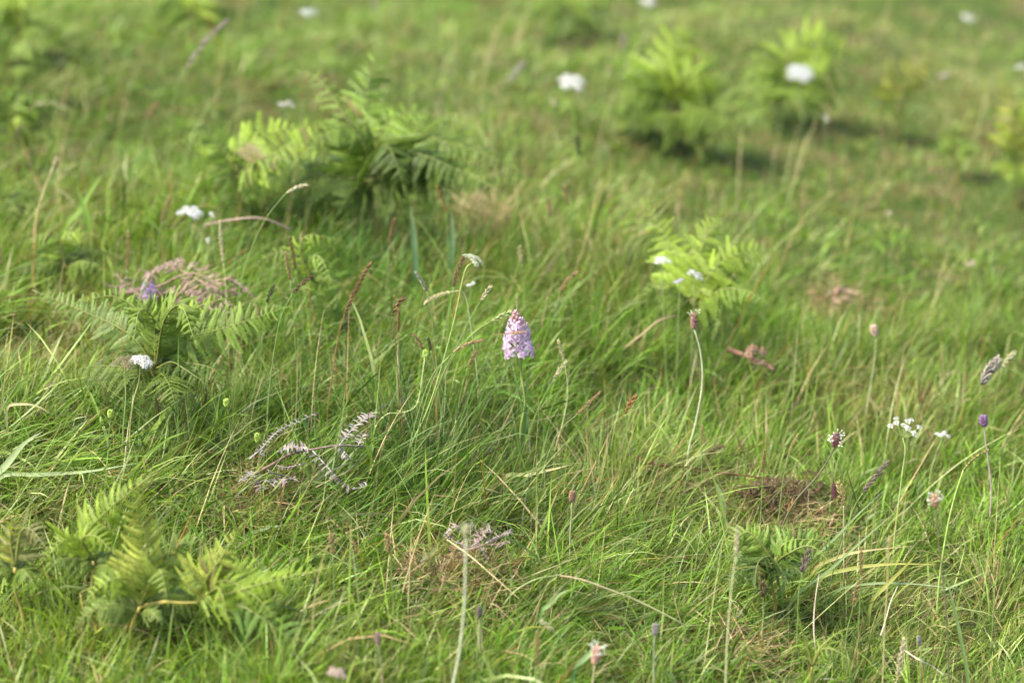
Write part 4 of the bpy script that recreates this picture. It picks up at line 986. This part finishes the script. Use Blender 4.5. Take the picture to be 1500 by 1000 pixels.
G('blurred rust grass spike above the leaning red brown one', (566, 440), [(568, 400)], (570, 360), (579, 319), 8, 'rust')
G('orange brown grass tuft leaning right above the tussock', (586, 620), [(582, 540), (578, 490)], (574, 463), (594, 436), 10, 'rust', 'brown')
G('thin rust grass spike under the orange brown tuft', (590, 640), [(586, 560), (585, 510)], (584, 487), (585, 452), 6, 'rust', 'brown')
G('slate grey grass spike pointing up to the left, left of the umbel', (650, 660), [(640, 540), (632, 460)], (625, 426), (608, 398), 7, 'grey')
G('reddish brown grass spike close behind the half open umbel', (652, 560), [(655, 490)], (664, 420), (680, 374), 8, 'rust')
G('pale straw grass flower lying slantwise left of the small compact white flower', (700, 560), [(690, 480), (680, 430)], (660, 427), (621, 445), 7, 'pale', 'pale')
G('cream grass flower on a thin stem directly above and left of the orchid', (618, 650), [(640, 570), (670, 505), (690, 465)], (704, 441), (720, 418), 8, 'cream')
G('green ripe grass flower touching the orchid tip from the left', (598, 665), [(628, 560), (665, 515), (700, 483)], (720, 470), (750, 456), 9, 'green')
G('thin pale grass spike standing right behind the orchid tip', (764, 600), [(762, 530)], (758, 455), (757, 432), 5, 'green')
G('brown nodding grass flower reaching towards the orchid from the left', (606, 670), [(620, 600), (640, 545)], (663, 516), (711, 498), 7, 'tan')
G('small tan grass flower beside the green seed ball', (654, 640), [(640, 570)], (620, 512), (605, 488), 7, 'tan')
G('tiny near black grass tip between green seed ball and brown nodding flower', (672, 660), [(658, 600), (640, 548)], (631, 513), (627, 495), 6, 'dark')
G('tan grass spike slanting, between the nodding flower and the orchid stem', (668, 640), [(674, 580)], (685, 538), (700, 512), 7, 'tan')
G('pale green grass flower arched over to the right of the orchid', (812, 665), [(824, 620), (832, 575)], (827, 530), (817, 498), 7, 'pale', 'pale')
G('second pale grass flower right of the orchid, pointing up right', (762, 680), [(778, 625), (795, 585)], (812, 554), (830, 528), 7, 'cream')
G('brown tipped grass flower slanting up right below the orchid level', (792, 715), [(805, 660), (822, 628)], (844, 608), (881, 572), 7, 'tan')
G('rust grass tuft with a bent tip, halfway between orchid and fern litter', (928, 730), [(924, 680), (919, 640)], (916, 606), (934, 579), 10, 'orange')
G('thin black grass spike standing left of the orchid stem', (662, 690), [(663, 650)], (668, 615), (686, 573), 4, 'dark')
G('blurred tan grass spike slanting right, above the orchid', (805, 500), [(812, 460)], (820, 426), (847, 398), 8, 'tan')
G('blurred brown grass spike high above the orchid', (838, 370), [(836, 330)], (832, 302), (826, 272), 8, 'tan')
G('blurred tan grass spike left of another, high above the orchid', (812, 390), [(810, 345)], (807, 318), (801, 289), 7, 'tan')
G('near black grass spike under the flat topped white flower', (852, 310), [(851, 265)], (849, 230), (845, 199), 8, 'dark')
G('slim orange grass spike leaning left below the largest bracken', (656, 400), [(656, 350)], (653, 312), (638, 272), 5, 'orange')
G('pale upright grass spike blurred straight above the orchid', (770, 460), [(768, 415)], (764, 386), (761, 360), 7, 'pale')
G('long greyish pink blurred grass plume curving at the upper left', (245, 250), [(250, 190), (258, 130)], (272, 100), (338, 26), 10, 'lilac', n=40)
G('straw grass flower bent over like a hook at the left edge', (50, 350), [(58, 300)], (78, 243), (84, 232), 7, 'cream', 'straw', srad=.0014)
G('blurred tan grass spike leaning right in the upper left grass', (205, 230), [(210, 195)], (216, 172), (232, 150), 8, 'tan')
G('slim tan grass spike upright left of the white flower trio', (230, 380), [(233, 350)], (237, 325), (250, 288), 7, 'tan')
G('thin upright tan blade like spike, left of the blurred lilac orchid', (184, 460), [(186, 420)], (187, 396), (188, 336), 6, 'tan')
G('small dark grass spike at the left, above the combed pale grass', (58, 400), [(62, 375)], (65, 358), (77, 341), 7, 'brown')
G('tan blurred grass spike leaning right at the far left top', (24, 130), [(26, 105)], (27, 92), (48, 62), 8, 'tan')
G('straw stalk lying across the mid green bracken at the left edge', (30, 200), [(40, 165)], (52, 152), (100, 162), 8, 'cream', 'straw')
G('chunky grey purple grass panicle at the right edge', (1428, 680), [(1432, 620)], (1437, 564), (1465, 526), 14, 'grey', n=70, loose=.8)
G('pale straw grass spike peeking out behind the chunky grey panicle', (1452, 660), [(1458, 590)], (1468, 538), (1489, 515), 8, 'cream')
G('purple grass spike leaning right, right of the nodding plantain bud', (1212, 870), [(1235, 790), (1250, 745)], (1264, 721), (1303, 674), 9, 'purple')
G('straw grass flower with spreading tip beside the nodding red bud', (1236, 830), [(1236, 780)], (1236, 740), (1227, 706), 10, 'gold', 'straw', loose=.9)
G('red brown grass tip on the tall bright green stem at the right', (1375, 860), [(1383, 800), (1395, 740)], (1411, 688), (1449, 658), 6, 'rust', 'bright', srad=.0013)
G('cream grass head on a tall pale stem above the small crisp bracken', (1062, 1030), [(1066, 930), (1073, 850)], (1078, 814), (1080, 770), 10, 'cream', 'pale', srad=.001)
G('plum brown grass head over the small crisp bracken', (1168, 920), [(1170, 870)], (1175, 838), (1186, 804), 13, 'purple')
G('slender straw stem with a pale tip, left of the cream pink plantain', (1292, 1020), [(1296, 920), (1300, 850)], (1300, 825), (1303, 784), 5, 'pale', 'straw')
G('thick pale grass head at the bottom edge, right side', (1306, 1040), [(1310, 1010)], (1315, 990), (1325, 932), 11, 'cream', 'straw')
G('thin brown grass spike, upper one of two above the open umbel', (1338, 640), [(1342, 610)], (1349, 592), (1367, 558), 5, 'brown')
G('lower thin brown grass spike of the two above the open umbel', (1322, 650), [(1330, 620)], (1346, 592), (1350, 566), 5, 'rust')
G('yellow thin grass spike leaning right, left of the blooming plantain', (1140, 770), [(1146, 710)], (1154, 668), (1171, 634), 5, 'gold')
G('short brown grass head lying right above the litter twig', (1002, 720), [(1015, 680)], (1035, 663), (1061, 653), 7, 'brown')
G('thin brown upright grass spike under the ribwort plantain', (1027, 720), [(1028, 680)], (1028, 650), (1029, 622), 5, 'tan')
G('thin tan grass spike standing over the dark litter clump', (1114, 770), [(1116, 720)], (1117, 692), (1121, 658), 5, 'rust')
G('orange grass tuft on the dark litter clump', (1150, 790), [(1152, 765)], (1154, 752), (1163, 734), 10, 'orange')
G('brown upright grass spike at the bottom edge, right of centre', (784, 1030), [(785, 1000)], (786, 975), (788, 922), 8, 'tan')
G('blurred rust grass head low left of the grey topped plantain', (576, 880), [(573, 840)], (571, 812), (567, 782), 11, 'tan')
G('blurred brown grass head below the dead grey bracken', (490, 870), [(489, 840)], (488, 812), (484, 780), 11, 'tan')
G('pale short grass head lying in the sward at the bottom centre', (830, 960), [(822, 935)], (812, 924), (791, 908), 7, 'cream')
G('thin tan upright grass spike between bracken and straw stem, lower right', (1258, 920), [(1260, 870)], (1261, 842), (1262, 800), 6, 'tan')
G('rust grass head against bare sward right of the small crisp bracken', (1240, 930), [(1247, 900)], (1250, 885), (1258, 850), 8, 'tan')
G('dark dry grass head in the shaded heart of the small crisp bracken', (1118, 910), [(1118, 885)], (1118, 875), (1117, 850), 13, 'brown')
G('slim brown grass spike at the right, beside the bright green stem', (1455, 900), [(1457, 870)], (1457, 850), (1461, 822), 6, 'tan')
G('pink brown blurred grass spike at the top, right of the left fern', (560, 60), [(556, 30)], (553, 18), (548, -5), 8, 'lilac')
G('blurred grey green grass plume slanting, left of the flat topped white flower', (735, 150), [(742, 125)], (745, 120), (768, 92), 11, 'grey')
G('blurred tan grass head between the two upper lime brackens', (912, 110), [(912, 85)], (912, 75), (916, 52), 10, 'lilac')

# ================================================================== single broad blades, runners and stalks
def blade_thing(label, pts, wpx, col, name='broad_grass', cat='grass', col2=None, z=.05, mat=None, fold=.35, basedy=0.0):
    P0 = lie(pts[0][0], pts[0][1], z); Y = P0.y
    P = [soil(P0) + Vector((0, 0, .002)), P0] + [onplane(x, y, Y + basedy * i) for i, (x, y) in enumerate(pts[1:])]
    P = smooth(P, 5); m = MB()
    m.leaf(P, (0.15, -0.8, 0.6), wpx * mpp(Y), col, prof=lambda t: min(1, (1.02 - t) * 2.2) * (.6 + .4 * min(1, t * 3)), fold=fold, col2=col2)
    o = m.build(name, mat or M_GRASS, None, P[0]); o.location = P[0]; o['label'] = label; o['category'] = cat
    return o
YB, ST, GB, PB = (.42, .38, .10), (.50, .42, .22), (.17, .29, .06), (.33, .40, .20)
for lab, pts, w_, c, c2 in [
    ('uppermost yellow blade bent level to the right of the small crisp bracken', [(1190, 838), (1230, 815), (1270, 806), (1340, 799)], 5, YB, ST),
    ('middle yellow blade lying level, ending in a straw tip, lower right', [(1200, 850), (1240, 834), (1300, 826), (1372, 826)], 6, (.26, .34, .09), YB),
    ('yellow green blade crossing the level ones diagonally, lower right', [(1275, 885), (1300, 855), (1325, 830), (1343, 809)], 6, (.30, .36, .10), YB),
    ('long green blade lying level under the yellow ones, lower right', [(1220, 870), (1270, 855), (1340, 855), (1412, 863)], 3.5, GB, (.35, .40, .25)),
    ('wide bright green stem like blade rising to the right of the thin dark stem', [(1418, 1000), (1408, 940), (1395, 880), (1382, 830)], 6, (.28, .40, .10), PB),
    ('blue green blade rising right towards the purple grass spike', [(1150, 850), (1210, 800), (1260, 750), (1315, 700)], 4, (.16, .28, .10), PB),
    ('second blue green blade rising to the right, under the purple grass spike', [(1160, 880), (1220, 830), (1270, 785), (1314, 748)], 4, (.18, .30, .10), PB),
    ('wide pale green blade at the left edge sloping up right', [(-20, 715), (10, 680), (35, 650), (62, 632)], 10, PB, PB),
    ('wide pale green blade at the left, below the sloping one', [(0, 700), (60, 695), (130, 690), (200, 678)], 6, PB, (.30, .38, .16)),
    ('long straw blade bent across the grass below the sharp bracken', [(10, 600), (30, 592), (55, 595), (78, 608)], 4, ST, ST),
    ('wide bright blade over the tussock, ending below the orchid', [(740, 700), (770, 695), (805, 688), (838, 680)], 6, (.30, .40, .12), ST),
    ('pale wide blade low in the grass, right of the fern litter twig', [(1060, 745), (1055, 725), (1050, 712), (1046, 702)], 8, PB, PB),
    ('blue green upright blades behind the tussock, left one', [(608, 390), (606, 350), (604, 325), (601, 300)], 9, (.15, .30, .16), PB),
    ('blue green upright blade behind the tussock, right of its twin', [(660, 390), (662, 355), (662, 330), (661, 308)], 9, (.15, .30, .16), PB),
    ('lime blade standing in the upper left grass', [(130, 340), (126, 315), (120, 295), (112, 272)], 9, (.30, .44, .10), (.30, .44, .10)),
    ('lime blade crossing another in the upper left grass', [(95, 335), (115, 310), (130, 285), (148, 258)], 8, (.30, .44, .10), (.30, .44, .10)),
    ('yellow blade arching left of the ribwort stalk foot', [(1062, 770), (1056, 740), (1045, 700), (1030, 668)], 5, (.36, .44, .12), (.36, .44, .12)),
    ('broad bluish blade at the bottom centre leaning right', [(840, 985), (855, 965), (875, 950), (895, 942)], 8, (.17, .32, .12), PB),
    ('wide green blade at lower centre left of the long runner', [(792, 900), (805, 885), (820, 870), (835, 862)], 6, (.17, .31, .08), PB)]:
    blade_thing(lab, pts, w_, c, col2=c2)
def runner(label, pts, rad, col, z=.055, name='creeping_stem', cat='creeping stem', nodes=(), ncol=(0.23, 0.33, 0.08), col2=None):
    P = smooth([lie(x, y, z + dz) for x, y, dz in pts], 5); m = MB()
    m.tube(P, [rad * (1 - .4 * i / (len(P) - 1)) for i in range(len(P))], col, 5, col2)
    t = thing(name, label, cat, P[0]); m.build('stem', M_STEM, t, P[0])
    for x, y, dz in nodes:
        c = lie(x, y, z + dz); m = MB()
        for j in range(7):
            a = j * .9; d = Vector((math.cos(a), math.sin(a), R.uniform(-.2, .8))).normalized()
            m.leaf([c, c + d * .003, c + d * .006], (0, -.4, 1), .0022, jc(ncol, .15))
        m.build('leaf', M_GRASS, t, P[0])
runner('long woody runner snaking down the sward at lower centre right', [(815, 842, .01), (850, 848, .02), (890, 862, .02), (935, 880, .01), (985, 905, .0), (1010, 920, -.01)], .0015, (.22, .16, .09), col2=(.20, .24, .09))
runner('pale green creeping stem with leafy nodes above the tussock', [(546, 665, -.02), (550, 625, .01), (568, 606, .02), (585, 605, .02), (605, 598, .03), (614, 580, .04), (622, 525, .08)], .0008, (.42, .46, .20), nodes=[(585, 603, .02), (610, 590, .03), (622, 522, .08), (641, 510, .085)])
runner('straw stalk slanting down right past the small dead bracken sprig', [(655, 790, .02), (690, 815, .03), (730, 850, .02), (765, 880, .0)], .0008, (.46, .40, .18))
runner('green stalk arched over the thatch, right of the small dead sprig', [(738, 885, -.02), (755, 865, .0), (785, 848, .02), (820, 842, .02)], .0012, (.26, .32, .12))
runner('white wiry dead stalk zigzagging at the bottom right corner', [(1322, 950, .01), (1345, 965, .02), (1365, 975, .01), (1385, 990, .0)], .0009, (.52, .46, .34), name='dead_stalk', cat='dead stalk')
runner('straw coloured dead stalk slanting at the lower right', [(1290, 930, .0), (1298, 905, .01), (1305, 880, .02), (1315, 858, .03)], .0009, (.52, .46, .32), name='dead_stalk', cat='dead stalk')
runner('pale broken stalk upright beside the lilac dead bits, lower right', [(1196, 960, -.02), (1192, 920, .01), (1194, 880, .03), (1200, 840, .05)], .0009, (.42, .34, .24), name='dead_stalk', cat='dead stalk')
runner('brown twig bent over behind the pink dead bracken', [(300, 330, .05), (340, 322, .07), (385, 320, .07), (430, 338, .05)], .0018, (.30, .20, .16), name='dead_twig', cat='dead twig')
runner('brown woody stalk leaning behind the right side of the orchid', [(915, 510, .0), (940, 490, .03), (965, 470, .05), (990, 462, .05)], .0016, (.34, .24, .14), name='dead_stalk', cat='dead stalk')

build_grass()
